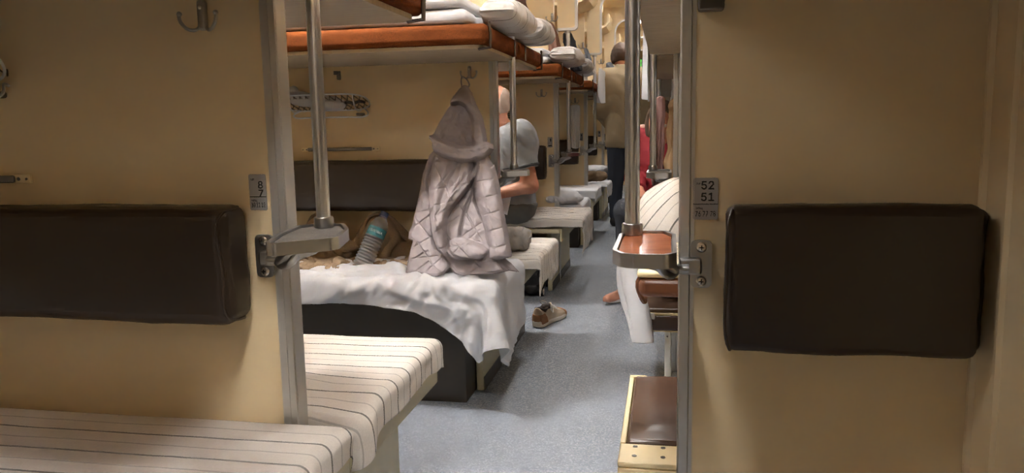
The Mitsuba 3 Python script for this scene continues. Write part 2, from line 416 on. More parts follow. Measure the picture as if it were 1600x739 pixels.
# ================================================================ lamps
def emitter(c): return {'type': 'area', 'radiance': rgb(c)}
mat('lamp_cover', (0.8, 0.8, 0.78), 0.5)
for n in sorted(LAMP_STRENGTH):
    yc = PY(n) - PITCH_Y / 2
    L = thing('ceiling_lamp', 'long white ceiling lamp over the aisle, number %s from the near end' % ['one', 'two', 'three', 'four', 'five', 'six', 'seven', 'eight'][n + 1], 'lamp', 'ceiling lamps over the aisle')
    put('housing', rbx(LAMP_X - .08, LAMP_X + .08, yc - .36, yc + .36, LAMP_Z + .004, ZC, .004), 'white_plastic', L)
    d = mikit.ply(tm(bx(LAMP_X - .06, LAMP_X + .06, yc - .33, yc + .33, LAMP_Z - .006, LAMP_Z + .0035)), M('lamp_cover'))
    d['emitter'] = emitter(LAMP * LAMP_STRENGTH[n] * LAMP_COLOUR)
    scene[L + '__diffuser'] = d

# lamps on the ceiling of the sleeping bays, between the luggage shelves
for n in BAY_LAMP:
    yc = PY(n) - PITCH_Y / 2
    L = thing('bay_lamp', 'white ceiling lamp of sleeping bay number %s, above the picture' % ['one', 'two', 'three', 'four', 'five', 'six'][n], 'lamp', 'ceiling lamps of the sleeping bays')
    put('housing', rbx(-1.78, -1.12, yc - .08, yc + .08, LAMP_Z - .02, ZC, .004), 'white_plastic', L)
    d = mikit.ply(tm(bx(-1.75, -1.15, yc - .06, yc + .06, LAMP_Z - .026, LAMP_Z - .0205)), M('lamp_cover'))
    d['emitter'] = emitter(BAY_LAMP[n] * LAMP_COLOUR)
    scene[L + '__diffuser'] = d

# ================================================================ berths
def striped_mattress(x0, x1, y0, y1, ztop, th, seed, over_x1=0.0, over_y0=0.0, nu=110, nv=60, r=0.02, amp=0.004, xmin=None, flap=None, closed_y=True):
    """A thin ticking mattress lying on a berth: uv in metres along (x) and across (y) the cloth."""
    rs = np.random.default_rng(seed)
    Lx, Ly = x1 - x0, y1 - y0
    a = np.pi / 2 * r
    u = np.r_[np.linspace(0, Lx - r, nu - 26), Lx - r + a * np.linspace(0, 1, 11)[1:], Lx - r + a + np.linspace(0, 1, 17)[1:] * (th - r + over_x1)]
    v = np.r_[-(r * 0 + a - r) - (th - r + over_y0) * np.linspace(1, 0, 9)[:-1], -(a - r) + a * np.linspace(0, 1, 9)[:-1] , np.linspace(r, Ly - r, nv - 16), Ly - r + a * np.linspace(0, 1, 9)[1:], Ly - r + a + (th - r) * np.linspace(0, 1, 6)[1:]]
    def roll(s, L):      # arc position -> (coordinate, drop) past the far rounded edge
        e = s - (L - r); ang = np.clip(e / r, 0, np.pi / 2)
        return np.where(e < 0, s, L - r + r * np.sin(ang)), np.where(e < 0, 0, r * (1 - np.cos(ang)) + np.maximum(e - a, 0))
    U, V = np.meshgrid(u, v, indexing='ij')
    X, dx = roll(U, Lx)
    Yf, dyf = roll(V, Ly)
    Yn, dyn = roll(Ly - V, Ly)
    Y = np.where(V > Ly / 2, Yf, Ly - Yn); dy = np.where(V > Ly / 2, dyf, dyn)
    hang_x = th + over_x1 * (0.75 + 0.5 * meshkit.noise(np.stack([V * 9, V * 0 + seed, V * 0], -1)))
    hang_y = th + over_y0 * (0.8 + 0.4 * meshkit.noise(np.stack([U * 7, V * 0 + seed, V * 0], -1)))
    dx = np.minimum(dx, hang_x); dy = np.minimum(dy, np.where(V < Ly / 2, hang_y, th))
    D = np.maximum(dx, dy) + 0.35 * np.minimum(dx, dy)
    D = np.minimum(D, np.maximum(hang_x, th))
    Q = np.stack([U * 6, V * 9, U * 0 + seed], -1)
    z = ztop - D + amp * (meshkit.fbm(Q * 1.3, 3) - .5) * 2
    top = D < 0.004
    X = x0 + X + 0.010 * (meshkit.noise(np.stack([V * 14, D * 20, U * 0 + seed + 3], -1)) - .5) * np.minimum(D / .03, 1)
    Y = y0 + Y + 0.006 * (meshkit.noise(np.stack([U * 9, D * 20, U * 0 + seed + 5], -1)) - .5) * np.minimum(D / .03, 1)
    P = np.stack([X, Y, z], -1)
    if flap is not None: P = flap(P, U, V, D)
    m = thick(P, 0.004)
    uv = np.stack([U.ravel(), V.ravel()], 1); uv = np.vstack([uv, uv])
    return m, uv
SIDES = [(-1, 1, PY(-1) + TH + .001, PY(-1) + TH + .564)]
for n in range(NP - 1):
    for side in (0, 1):
        y0 = PY(n) - .565 if side == 0 else PY(n) + TH + .001
        SIDES.append((n, side, y0, y0 + .563))
LOWER_LABEL = {(-1, 1): 'lower berth the viewer sits on, outside the picture', (0, 0): 'nearest lower berth below the near brown backrest', (0, 1): 'lower berth just beyond the nearest partition, under the striped mattress', (1, 0): 'lower berth under the white sheet and the jacket', (1, 1): 'lower berth behind the jacket, with the grey cushion on it',
               (2, 0): 'lower berth the seated man sits on', (2, 1): 'lower berth behind the seated man\'s partition', (3, 0): 'lower berth with a white bed before the fourth partition', (3, 1): 'lower berth beside the brown blanket roll', (4, 0): 'lower berth left of the standing man\'s legs', (4, 1): 'lower berth beyond the standing man', (5, 0): 'next to last lower berth on the left', (5, 1): 'last lower berth on the left'}
BX1 = -0.572
for n, side, y0, y1 in SIDES:
    b = thing('lower_berth', 'beige ' + LOWER_LABEL[(n, side)], 'berth', 'lower berths on the left')
    put('base', rbx(XW + .002, BX1 - .012, y0 + .003, y1 - .003, .372, .398, .003), 'base_board', b)
    put('end_rail', rbx(BX1 - .0115, BX1, y0 + .004, y1 - .004, .325, .398, .003), 'base_board', b)
    ya, yb = (PY(n) - .33, PY(n) - .001) if side == 0 else (PY(n) + TH + .001, PY(n) + TH + .505)
    put('support_panel', rbx(XE - .03, XE - .004, ya, yb, 0.0, .371, .003), 'base_board', b)
    put('skirting', rbx(XE - .0035, XE + .0005, ya + .01, yb - .01, 0.0, .05, .001), 'dark_metal', b)
    put('storage_box', rbx(XW + .002, -1.25 if (n, side) == (2, 0) else XE - .034, y0 + .10 if side == 0 else y0 + .003, y1 - .003 if side == 0 else y1 - .06, 0.0, .371, .003), 'box_brown', b)
mat('box_brown', (0.022, 0.016, 0.010), 0.5)
UP_LABEL = {k: v for k, v in LOWER_LABEL.items()}
UPL = {(-1, 1): 'over the viewer, outside the picture', (0, 0): 'above the nearest brown backrest', (0, 1): 'high at the top left, above the striped mattress', (1, 0): 'above the hanging jacket', (1, 1): 'right beyond the one above the jacket', (2, 0): 'above the seated man', (2, 1): 'behind the one above the seated man', (3, 0): 'under the white towel', (3, 1): 'just past the white towel', (4, 0): 'left of the standing man\'s shoulder', (4, 1): 'past the standing man', (5, 0): 'next to last on the left', (5, 1): 'last on the left'}
UX1 = -0.572
for n, side, y0, y1 in SIDES:
    if side == 1: y0, y1 = y0 + .001, y1 - .02
    b = thing('upper_berth', 'upper berth with orange brown padded edge, ' + UPL[(n, side)], 'berth', 'upper berths on the left')
    brd = rpoly(XW + .002, UX1 - .012, y0 + .012, y1 - .012, .05)
    put('board', prism(brd, .012, 'z', ZU - .006), 'underside', b, smooth=False)
    # padded edge: soft rounded slab with slight waviness
    q = rbx(XW + .002, UX1 + .006, y0 - .002 if side == 0 else y0, y1 if side == 0 else y1 + .004, ZU + .0061, ZU + .072, .022, 18)
    put('padding', q, 'orange', b)
    ys = y0 + .03 if side == 0 else y1 - .03
    st = tube(np.array([[UX1 - .03, ys, ZU - .007], [UX1 + .008, ys, ZU - .003], [UX1 + .010, ys, ZU + .04], [UX1 + .006, ys, ZU + .078]]), .0045, 8)
    st.vertices[:, 1] = ys + (st.vertices[:, 1] - ys) * 2.6
    put('strap', st, 'leatherette', b)
    put('bracket', rbx(UX1 + .0065, UX1 + .0085, (y1 - .11) if side == 0 else y0 + .08, (y1 - .08) if side == 0 else y0 + .11, ZU + .002, ZU + .06, .0008), 'leatherette', b)
# luggage shelves
for n in range(NP):
    for side in (0, 1):
        y0 = PY(n) - .52 if side == 0 else PY(n) + TH + .001
        prof = Polygon([(-2.41, 1.86), (-.70, 1.86), (-.60, 1.90), (-.57, 1.94), (-.57, 2.02), (-.585, 2.02), (-.585, 1.95), (-.61, 1.915), (-.70, 1.885), (-2.41, 1.885)])
        sl = put('luggage_shelf', prism(prof, .519, 'y', y0), 'cream', label='cream luggage shelf, %s side of %s' % (('the near', 'the far')[side], LEFT[n]), cat_='shelf', group='luggage shelves', smooth=False)
# ================================================================ backrest cushions on the partitions
def cushion(x0, x1, y0, y1, z0, z1, seed, r=0.022, n=(70, 10, 26), puff=0.006):
    """Padded leatherette block: rounded, slightly uneven."""
    m = tm(manifold3d.Manifold.batch_hull([manifold3d.Manifold.sphere(r, 20).translate((x, y, z)) for x in (x0 + r, x1 - r) for y in (y0 + r, y1 - r) for z in (z0 + r, z1 - r)]).refine_to_length(0.02))
    v = m.vertices
    c = np.clip((v[:, 0] - x0) / (x1 - x0), 0, 1); k = np.clip((v[:, 2] - z0) / (z1 - z0), 0, 1)
    front = np.clip((y1 - v[:, 1]) / (y1 - y0), 0, 1)
    v[:, 1] -= puff * front * np.sqrt(np.clip(np.minimum(c * (x1 - x0), (1 - c) * (x1 - x0)) / .1, 0, 1) * np.clip(np.minimum(k, 1 - k) * 3, 0, 1))
    d = meshkit.fbm(v * [9, 9, 14] + seed, 3, seed) - .5
    v += m.vertex_normals * (d * .009)[:, None]
    m.vertices = v
    return m
BACK = {-1: 'dark brown backrest cushion behind the viewer', 0: 'wide dark brown backrest cushion left on the nearest wall, above the nearest mattress', 1: 'dark brown backrest cushion behind the bottle and the jacket', 2: 'dark brown backrest cushion just right of the seated man', 3: 'small dark brown backrest cushion by the second grab pole beyond the seated man', 4: 'dark brown backrest cushion beside the white towel on the pole', 5: 'dark brown backrest cushion hidden past the standing man'}
for n in range(-1, 6):
    y = PY(n)
    if n == -1: y += .09 + TH
    b = thing('backrest_cushion', BACK[n], 'cushion', 'backrest cushions on the left')
    put('pad', cushion(-2.3, -.732, y - .088, y - .001, .637, .842, n + 1), 'leatherette', b)
    # folded seam at the aisle end
    put('seam', tube(spline([[-.738, y - .03, .838], [-.738, y - .05, .837], [-.742, y - .086, .826], [-.739, y - .090, .74], [-.738, y - .086, .655], [-.738, y - .05, .642], [-.738, y - .03, .641]], 40), .0028, 8), 'leatherette', b)
b = thing('wall_cushion', 'big near-black leatherette backrest cushion on the nearest right partition', 'cushion')
put('front_pad', cushion(.086, .438, Y0 - .092, Y0 - .046, .622, .846, 31, r=.016), 'leatherette', b)
put('rear_pad', cushion(.098, .459, Y0 - .0455, Y0 - .001, .618, .835, 32, r=.014, puff=.001), 'leatherette', b)
put('seam', tube(spline([[.094, Y0 - .09, .84], [.09, Y0 - .097, .828], [.087, Y0 - .094, .74], [.09, Y0 - .097, .636], [.094, Y0 - .09, .627]], 30), .0025, 8), 'leatherette', b)
for n in (1, 2, 3):
    b = thing('wall_cushion', ('dark side backrest hidden behind the striped rolled mattress', 'dark side backrest behind the red shirted person', 'dark side backrest far along the right')[n - 1], 'cushion')
    put('front_pad', cushion(.086, .45, PY(n) - .092, PY(n) - .002, .622, .846, 40 + n, r=.016), 'leatherette', b)

# ================================================================ number plates
def plate(x0, x1, z0, z1, y, rows, small, label):
    p = thing('seat_plate', label, 'number plate')
    put('plate', prism(rpoly(x0, x1, z0, z1, .0035), .0018, 'y', y - .0020), 'plate', p, smooth=False)
    zc = z0 + (z1 - z0) * .375
    put('dividing_line', bx(x0 + .0005, x1 - .0005, y - .0026, y - .0021, zc - .0006, zc + .0006), 'black_print', p, smooth=False)
    def text(t, h, right=None, left=None, z=0, bold=False):
        m = meshkit.text_mesh(t, h, .0006, bold); v = m.vertices
        w = v[:, 0].max() - v[:, 0].min(); v = v - [v[:, 0].min(), 0, 0]
        x = left if left is not None else right - w
        q = trimesh.Trimesh(np.stack([v[:, 0] + x, y - .0021 - v[:, 2], v[:, 1] + z], 1), m.faces, process=False)
        return q
    W = x1 - x0
    for t, z in rows: put('number', text(t, .0125, right=x1 - W * .17, z=z, bold=True), 'black_print', p, smooth=False)
    put('lettering', text('пл', .0042, left=x0 + W * .13, z=z1 - .011), 'black_print', p, smooth=False)
    put('lettering', text('общ', .0038, left=x0 + W * .12, z=zc - .008), 'black_print', p, smooth=False)
    m = text(small, .0085, left=x0 + W * .1, z=z0 + .0055); k = W * .8 / (m.vertices[:, 0].max() - m.vertices[:, 0].min())
    m.vertices[:, 0] = x0 + W * .1 + (m.vertices[:, 0] - x0 - W * .1) * k
    put('number', m, 'black_print', p, smooth=False)
plate(-.7295, -.697, .829, .893, Y0, [('8', .868), ('7', .853)], '10 11 12', 'grey metal seat plate reading 8 7, on the nearest left partition')
plate(.0395, .0785, .8145, .8815, Y0, [('52', .8635), ('51', .8450)], '76 77 78', 'grey metal seat plate reading 52 51, left above the near-black cushion')
PL = {1: 'small grey seat plate hidden behind the hanging jacket', 2: 'small grey seat plate right of the seated man\'s partition edge', 3: 'small grey seat plate left of the third hanging grab pole', 4: 'tiny grey seat plate just left of the standing man\'s jacket'}
for n in (1, 2, 3, 4):
    y = PY(n)
    p = thing('seat_plate', PL[n], 'number plate')
    put('plate', prism(rpoly(-.728, -.697, .83, .893, .0035), .0018, 'y', y - .0020), 'plate', p, smooth=False)
    put('dividing_line', bx(-.7275, -.6975, y - .0026, y - .0021, .8545, .8557), 'black_print', p, smooth=False)
    put('number', bx(-.713, -.705, y - .0026, y - .0021, .866, .885), 'black_print', p, smooth=False)
    put('number', bx(-.723, -.702, y - .0026, y - .0021, .837, .844), 'black_print', p, smooth=False)

# ================================================================ coat hooks
def hook(x, y, z, label, s=1.0, parent_m='hook_metal'):
    h = thing('coat_hook', label, 'hook', 'double coat hooks')
    put('base', rbx(x - .0055 * s, x + .0055 * s, y - .011 * s, y - .0005, z - .014 * s, z + .024 * s, .0035 * s, 10), parent_m, h)
    for d in (-1, 1):
        pr = spline([[x + d * .004 * s, y - .006 * s, z - .008 * s], [x + d * .013 * s, y - .012 * s, z - .014 * s], [x + d * .022 * s, y - .016 * s, z - .008 * s], [x + d * .0255 * s, y - .017 * s, z + .006 * s]], 20)
        put('prong', cat(tube(pr, .0023 * s, 10), tm(hull((*pr[-1], .0033 * s)) if False else trimesh.creation.icosphere(2, .0034 * s)).apply_translation(pr[-1])), parent_m, h)
    put('screw', tm(trimesh.creation.icosphere(2, .0024 * s)).apply_translation([x, y - .011 * s, z + .014 * s]), 'screw', h)
hook(-.793, Y0, 1.162, 'steel double coat hook high on the nearest left wall', 1.35)
hook(-.765, PY(1), 1.172, 'steel double coat hook holding the quilted jacket', 1.25)
hook(-.76, PY(2), 1.155, 'steel double coat hook under the berth right of the seated man\'s pole', 1.2)
hook(-.76, PY(3), 1.155, 'steel double coat hook between the second and third hanging poles', 1.2)
hook(-.76, PY(4), 1.155, 'steel double coat hook farthest along the lower left partitions', 1.2)
hook(-.69, PY(2), 1.60, 'brass toned coat hook on the bright upper panel, with the brown bag', 1.3)
hook(-.69, PY(3), 1.60, 'brass toned upper coat hook with the dark strap, above the white towel', 1.3)
hook(-.69, PY(4), 1.60, 'brass toned upper coat hook with the blue grey garment beside the standing man', 1.3)
# little bracket above the net on the jacket partition
br = thing('wall_bracket', 'small dark bracket on the wall above the netted shelf', 'bracket')
put('plate', rbx(-1.318, -1.302, PY(1) - .006, PY(1) - .0005, 1.165, 1.2, .001), 'dark_metal', br)
put('tip', rbx(-1.327, -1.31, PY(1) - .016, PY(1) - .0065, 1.185, 1.2, .002), 'dark_metal', br)

# ================================================================ towel rails
mat('rail_grey', (0.16, 0.155, 0.15), 0.35, 0.6)
def rail(x0, x1, y, z, label):
    r = thing('towel_rail', label, 'towel rail')
    put('bar', rbx(x0 + .030, x1 - .030, y - .016, y - .009, z - .007, z + .007, .003), 'rail_grey', r)
    for x in (x0, x1):
        a = rbx(min(x, x + (.034 if x == x0 else -.034)), max(x, x + (.034 if x == x0 else -.034)), y - .0085, y - .0005, z - .0085, z + .0085, .002)
        e = put('end_plate', a, 'cream', r)
        for k in (.007, .024):
            xx = x + (k if x == x0 else -k)
            put('screw', cyl([xx, y - .0088, z], [xx, y - .0098, z], .0024 if k < .01 else .0034, 12), 'dark_metal', e)
rail(-1.62, -1.17, Y0, .888, 'grey towel rail at the left edge, above the nearest backrest')
rail(-1.487, -1.148, PY(1), .886, 'grey towel rail on the wall below the netted shelf')

# ================================================================ netted shelves
def net_shelf(xa, xb, y, z0, label, depth=.085, lift=.062):
    """Wire loop leaning out from the wall with a knotted net stretched in it, and a towel bar under it."""
    s = thing('net_shelf', label, 'shelf')
    w = xb - xa; cx = (xa + xb) / 2
    th = np.linspace(0, 2 * np.pi, 81)[:-1]
    px = np.sign(np.cos(th)) * np.abs(np.cos(th)) ** (2 / 5.0); k = .5 + .5 * np.sign(np.sin(th)) * np.abs(np.sin(th)) ** (2 / 2.2)
    at = lambda a, q: np.array([cx + a * w / 2, y - .014 - depth * q + .0, z0 + lift * q])
    rim = np.array([at(a, q) for a, q in zip(px, k)])
    put('rim', tube(rim, .0028, 8, closed=True), 'steel', s)
    half = lambda a: .5 * np.clip(1 - abs(a) ** 5.0, 0, 1) ** (1 / 2.2)
    lines = []
    n = 15; dx = 2.0 / n
    for i in range(-2, n + 2):
        for d in (1, -1):
            p = []
            for q in np.linspace(0, 1, 15):
                a = -1 + dx * i + d * dx * 2.2 * q
                if abs(a) < .985 and abs(q - .5) <= half(a): p.append(at(a, q) + [0, .012 * math.sin(math.pi * q), -.006 * math.sin(math.pi * q)])
            if len(p) > 2: lines.append(tube(np.array(p), .0017, 6))
    put('net', cat(*lines), 'cord', s, kind='stuff')
    for sx in (-.72, .72):
        put('arm', tube(spline([at(sx, 1), [cx + sx * w / 2, y - .05, z0 - .004], [cx + sx * w / 2, y - .001, z0 + .002]], 16), .0025, 8), 'steel', s)
    zb = z0 - .028
    bar = spline([[xa + .075, y - .001, zb + .026], [xa + .06, y - .03, zb + .022], [xa + .05, y - .045, zb + .008], [xa + .065, y - .05, zb], [xa + .09, y - .05, zb - .001], [cx, y - .05, zb], [xb - .06, y - .05, zb - .001], [xb - .03, y - .05, zb], [xb - .012, y - .045, zb + .008], [xb - .02, y - .03, zb + .022], [xb - .035, y - .001, zb + .026]], 90)
    put('towel_bar', tube(bar, .003, 8), 'steel', s)
    put('clip', rbx(xb - .06, xb - .04, y - .05, y - .001, zb + .004, zb + .016, .003), 'dark_metal', s)
    return s
mat('cord', (0.045, 0.03, 0.02), 0.8)
net_shelf(-1.545, -1.165, PY(1), 1.043, 'netted luggage shelf on the wall, holding a rolled white cloth')
net_shelf(-1.57, -1.166, Y0, 1.062, 'netted shelf cut off by the left edge, on the nearest wall', lift=.085)
# what lies in the net
def roll_cloth(c, axis, L, r, seed, squash=.8):
    c = np.asarray(c, float); axis = np.asarray(axis, float); axis /= np.linalg.norm(axis)
    n = 60; m = 44
    a = np.cross(axis, [0, 0, 1.0]); a /= np.linalg.norm(a); b = np.cross(a, axis)
    t = np.linspace(-1, 1, n); th = np.arange(m) * 2 * np.pi / m
    rad = r * np.sqrt(np.clip(1 - np.abs(t) ** 6, 0, 1)) + .0003
    P = []
    for ti, ri in zip(t, rad):
        p = c + axis * L / 2 * ti
        P.append(p + ri * (np.cos(th)[:, None] * a + squash * np.sin(th)[:, None] * b))
    P = np.array(P)
    f = meshkit.fbm(P * 22 + seed, 3, seed) - .5
    ctr = (c + axis * L / 2 * t[:, None])[:, None]
    P = ctr + (P - ctr) * (1 + .55 * f[..., None])
    v = P.reshape(-1, 3); fs = []
    for i in range(n - 1):
        k = np.arange(m); l = (k + 1) % m
        fs.append(np.stack([i * m + k, i * m + l, (i + 1) * m + l, (i + 1) * m + k], 1))
    q = tm((v, np.vstack(fs)))
    if q.volume < 0: q.invert()
    return q
put('rolled_cloth', cat(roll_cloth([-1.40, PY(1) - .042, 1.083], [1, .05, -.16], .26, .034, 3), roll_cloth([-1.512, PY(1) - .042, 1.118], [1, 0, .35], .08, .024, 5)), 'sheet', smooth=True, label='rolled white cloth lying in the netted shelf', cat_='cloth')
put('dark_glasses', cat(tube(spline([[-1.28, PY(1) - .035, 1.068], [-1.255, PY(1) - .045, 1.074], [-1.235, PY(1) - .04, 1.066]], 20), .006, 8), tube(spline([[-1.235, PY(1) - .04, 1.066], [-1.21, PY(1) - .045, 1.076], [-1.19, PY(1) - .035, 1.070]], 20), .006, 8)), 'black', smooth=True, label='folded dark glasses in the right end of the netted shelf', cat_='glasses')

# ================================================================ folding steps with their grab poles
def pole(x, y, z0, z1, label):
    p = thing('grab_pole', label, 'pole', 'hanging grab poles')
    put('tube', cyl([x, y, z0], [x, y, z1], .0122, 32), 'steel', p)
    put('collar', lathe([[.0123, 0], [.0165, 0], [.0172, .002], [.0172, .016], [.0155, .019], [.0123, .019], [.0123, 0]], 40).apply_translation([x, y, z0]), 'cast', p)
    put('cap', lathe([[.0123, 0], [.019, 0], [.019, .014], [.0123, .014], [.0123, 0]], 32).apply_translation([x, y, z1 - .0145]), 'cast', p)
mat('tread_pad', proc(lambda p, n, uv: mix((0.03, 0.026, 0.022), (0.12, 0.108, 0.096), noise(p.x * 500, p.y * 500, 1.0) * .6 + .4 * fbm(p.x * 40, p.y * 40, 2.0))), 0.6, 0.3)
mat('tread_wood', proc(lambda p, n, uv: mix((0.16, 0.045, 0.018), (0.30, 0.10, 0.045), fbm(p.x * 30, p.y * 220, 2.0))), 0.12, spec=0.7, clearcoat=0.6)
def step(poly, z, xp, y, zp, label, inlay='tread_pad', side=1, hx=None):
    """poly: outline of the tread in plan; a cast rim round an inlay; mounting plate at xp on the partition face y."""
    s = thing('folding_step', label, 'step', 'folding steps on the partitions')
    P = Polygon(poly).buffer(-.012).buffer(.012, quad_segs=8)
    rim = P.difference(P.buffer(-.006))
    put('rim', prism(rim, .020, 'z', z - .0165), 'cast', s, smooth=35)
    put('floor', prism(P.buffer(-.0062), .006, 'z', z - .0105), 'cast', s, smooth=False)
    put('inlay', prism(P.buffer(-.0075), .003, 'z', z - .0038), inlay, s, smooth=False)
    put('mounting_plate', prism(rpoly(xp - .0165, xp + .0165, zp - .0385, zp + .0385, .009), .007, 'y', y - .0075), 'cast', s, smooth=35)
    for dz in (-.0275, .0275):
        w = put('screw', lathe([[0, 0], [.0078, 0], [.0085, .0015], [.006, .0045], [0, .0055]], 24).apply_transform(trimesh.transformations.rotation_matrix(math.pi / 2, [1, 0, 0])).apply_translation([xp, y - .0076, zp + dz]), 'screw', s)
        put('slot', cat(bx(xp - .004, xp + .004, y - .0139, y - .0128, zp + dz - .0008, zp + dz + .0008), bx(xp - .0008, xp + .0008, y - .0139, y - .0128, zp + dz - .004, zp + dz + .004)), 'black', w, smooth=False)
    # hinge: a lug from the plate, a pin and the yoke below the tread
    hx = hx if hx is not None else xp + side * .03
    put('lug', rbx(min(xp, hx), max(xp, hx), y - .03, y - .008, zp - .014, zp + .012, .004, 12), 'cast', s)
    put('pin', cyl([hx - .012, y - .03, zp - .004], [hx + .016, y - .03, zp - .004], .008, 20), 'cast', s)
    cx_, cy_ = np.mean([q[0] for q in poly]), np.mean([q[1] for q in poly])
    tx_, ty_ = hx + (cx_ - hx) * .75, y - .03 + (cy_ - y + .03) * .75
    put('yoke', tube(spline([[hx + side * .004, y - .028, zp - .004], [hx + (tx_ - hx) * .3, y - .03 + (ty_ - y + .03) * .35, zp - .010], [tx_, ty_, z - .020]], 20), .0075, 12), 'cast', s)
    put('bracket', hull((hx + (tx_ - hx) * .25, y - .03 + (ty_ - y + .03) * .3, zp - .002, .010), (tx_ - .02, ty_, z - .027, .009), (tx_ + .02, ty_, z - .027, .009)), 'cast', s)
    return s
LT = [(-.648, 1.285), (-.640, 1.20), (-.601, 1.112), (-.580, 1.105), (-.516, 1.158), (-.512, 1.18), (-.535, 1.27), (-.565, 1.315), (-.62, 1.315)]
LT = [(-.648, 1.318), (-.632, 1.215), (-.602, 1.112), (-.584, 1.104), (-.518, 1.162), (-.512, 1.182), (-.535, 1.278), (-.573, 1.350), (-.622, 1.350)]
STEP = {0: 'steel step with worn tread on the nearest left partition, below seat plate 8 7', 1: 'steel step beside the seated man\'s chest', 2: 'steel step on the edge right of the seated man', 3: 'steel step by the third hanging pole, near the white towel', 4: 'steel step just left of the standing man'}
POLE = {0: 'thick steel grab pole in front of the netted shelf', 1: 'steel grab pole in front of the seated man', 2: 'steel grab pole under the brown bag, right of the seated man', 3: 'steel grab pole beside the white towel', 4: 'thin far grab pole left of the standing man'}
for n in range(5):
    dy = PITCH_Y * n
    step([(x, yy + dy) for x, yy in LT], .797, -.7055, PY(n), .7475, STEP[n], side=1)
    pole(-.598, 1.318 + dy, .7972, 1.5265, POLE[n])
RT = [(-.077, 1.30), (-.077, 1.135), (-.064, 1.104), (-.046, 1.094), (.0, 1.094), (.013, 1.114), (.013, 1.30), (-.002, 1.345), (-.062, 1.350)]
RSTEP = ['steel step with reddish wood tread on the nearest right partition', 'small steel step in front of the striped rolled mattress', 'small far steel step beside the red shirted person']
RPOLE = ['thick steel grab pole in front of the standing man', 'steel grab pole above the striped rolled mattress', 'thin far grab pole behind the right hand one']
for n in range(3):
    dy = PITCH_Y * n
    step([(x, yy + dy) for x, yy in RT], .788, .0535, PY(n), .7435, RSTEP[n], inlay='tread_wood' if n == 0 else 'tread_pad', side=-1, hx=.018)
    pole(-.057, 1.318 + dy, .7882, 1.5265, RPOLE[n])

# ================================================================ striped mattresses on the left
MATTS = [(-1, 1, 'striped mattress the viewer sits on', {}), (0, 0, 'striped mattress along the bottom left edge', {}), (0, 1, 'striped mattress with a folded corner beyond the nearest partition', {}), (1, 1, 'striped mattress that carries the grey cushion', {}),
         (2, 0, 'rumpled striped mattress the seated man sits on, hanging over the aisle', {}), (2, 1, 'mattress under the white bed past the seated man', {}), (3, 0, 'mattress of the white bed before the blanket roll', {}), (3, 1, 'mattress under the blanket roll', {}), (4, 0, 'mattress left of the standing man\'s legs', {}), (4, 1, 'far mattress beyond the standing man', {}), (5, 0, 'last but one mattress on the left', {})]
def corner_flap(P, U, V, D):
    """The cloth corner by the partition folds out and hangs as a triangle."""
    P = P.copy()
    w = np.clip((U - U.max() + .16) / .16, 0, 1) * np.clip((.17 - (V - V.min())) / .17, 0, 1)
    P[..., 2] -= .045 * w; P[..., 0] += .022 * w * np.sin(V * 40); P[..., 1] += .0 * w
    g = np.exp(-(((P[..., 0] + .80) / .10) ** 2 + ((P[..., 1] - 1.53) / .05) ** 2))
    P[..., 2] += .012 * g
    ridge = np.exp(-((P[..., 1] - 1.50 - .12 * (P[..., 0] + .75)) / .012) ** 2) * np.clip((-.68 - P[..., 0]) / .1, 0, 1) * np.clip((P[..., 0] + 1.2) / .1, 0, 1)
    P[..., 2] += .008 * ridge
    return P
for n, side, label, kw in MATTS:
    y0 = PY(n) - .565 if side == 0 else PY(n) + TH + .004
    y1 = y0 + .558
    over, x1, zt, amp = .022, BX1 + .010, .441, .003
    fl = None
    if (n, side) == (0, 0): x1, over = -.555, .018
    if (n, side) == (0, 1): x1, over, fl = -.560, .030, corner_flap
    if (n, side) == (2, 0): x1, over, amp, zt = -.455, .15, .016, .458
    if (n, side) == (1, 1): x1, over, amp = -.505, .11, .007
    m, uv = striped_mattress(-2.40, x1, y0, y1, zt, .041, n * 2 + side + 1, over_x1=over, over_y0=.012, amp=amp, flap=fl, nu=150)
    key = put('striped_mattress', m, 'ticking', label=label, cat_='mattress', group='striped mattresses on the lower berths', smooth=True, uv=uv)
# ================================================================ right hand side: side berths, seats, tables
mat('seat_frame', lin(226, 208, 164), 0.4, spec=0.5)
RU = ['padded upper side berth over the nearest right partition, out of view above', 'padded upper side berth with grey underside beyond the nearest right partition', 'upper side berth with the white sheet hanging off it', 'upper side berth far along the right', 'farthest upper side berth on the right', 'last upper side berth on the right']
for n in range(-1, 5):
    ya, yb = PY(n) + TH + .012, PY(n + 1) - .002
    b = thing('upper_side_berth', RU[n + 1], 'berth', 'upper side berths')
    put('board', prism(rpoly(-.070, XR - .002, ya, yb, .03), .012, 'z', 1.222), 'underside', b, smooth=False)
    put('padding', rbx(-.076, XR - .002, ya + .004, yb - .004, 1.2342, 1.30, .016, 16), 'orange', b)
    put('hinge', rbx(.043, .082, yb - .026, yb - .001, 1.136, 1.2215, .004), 'dark_metal', b)
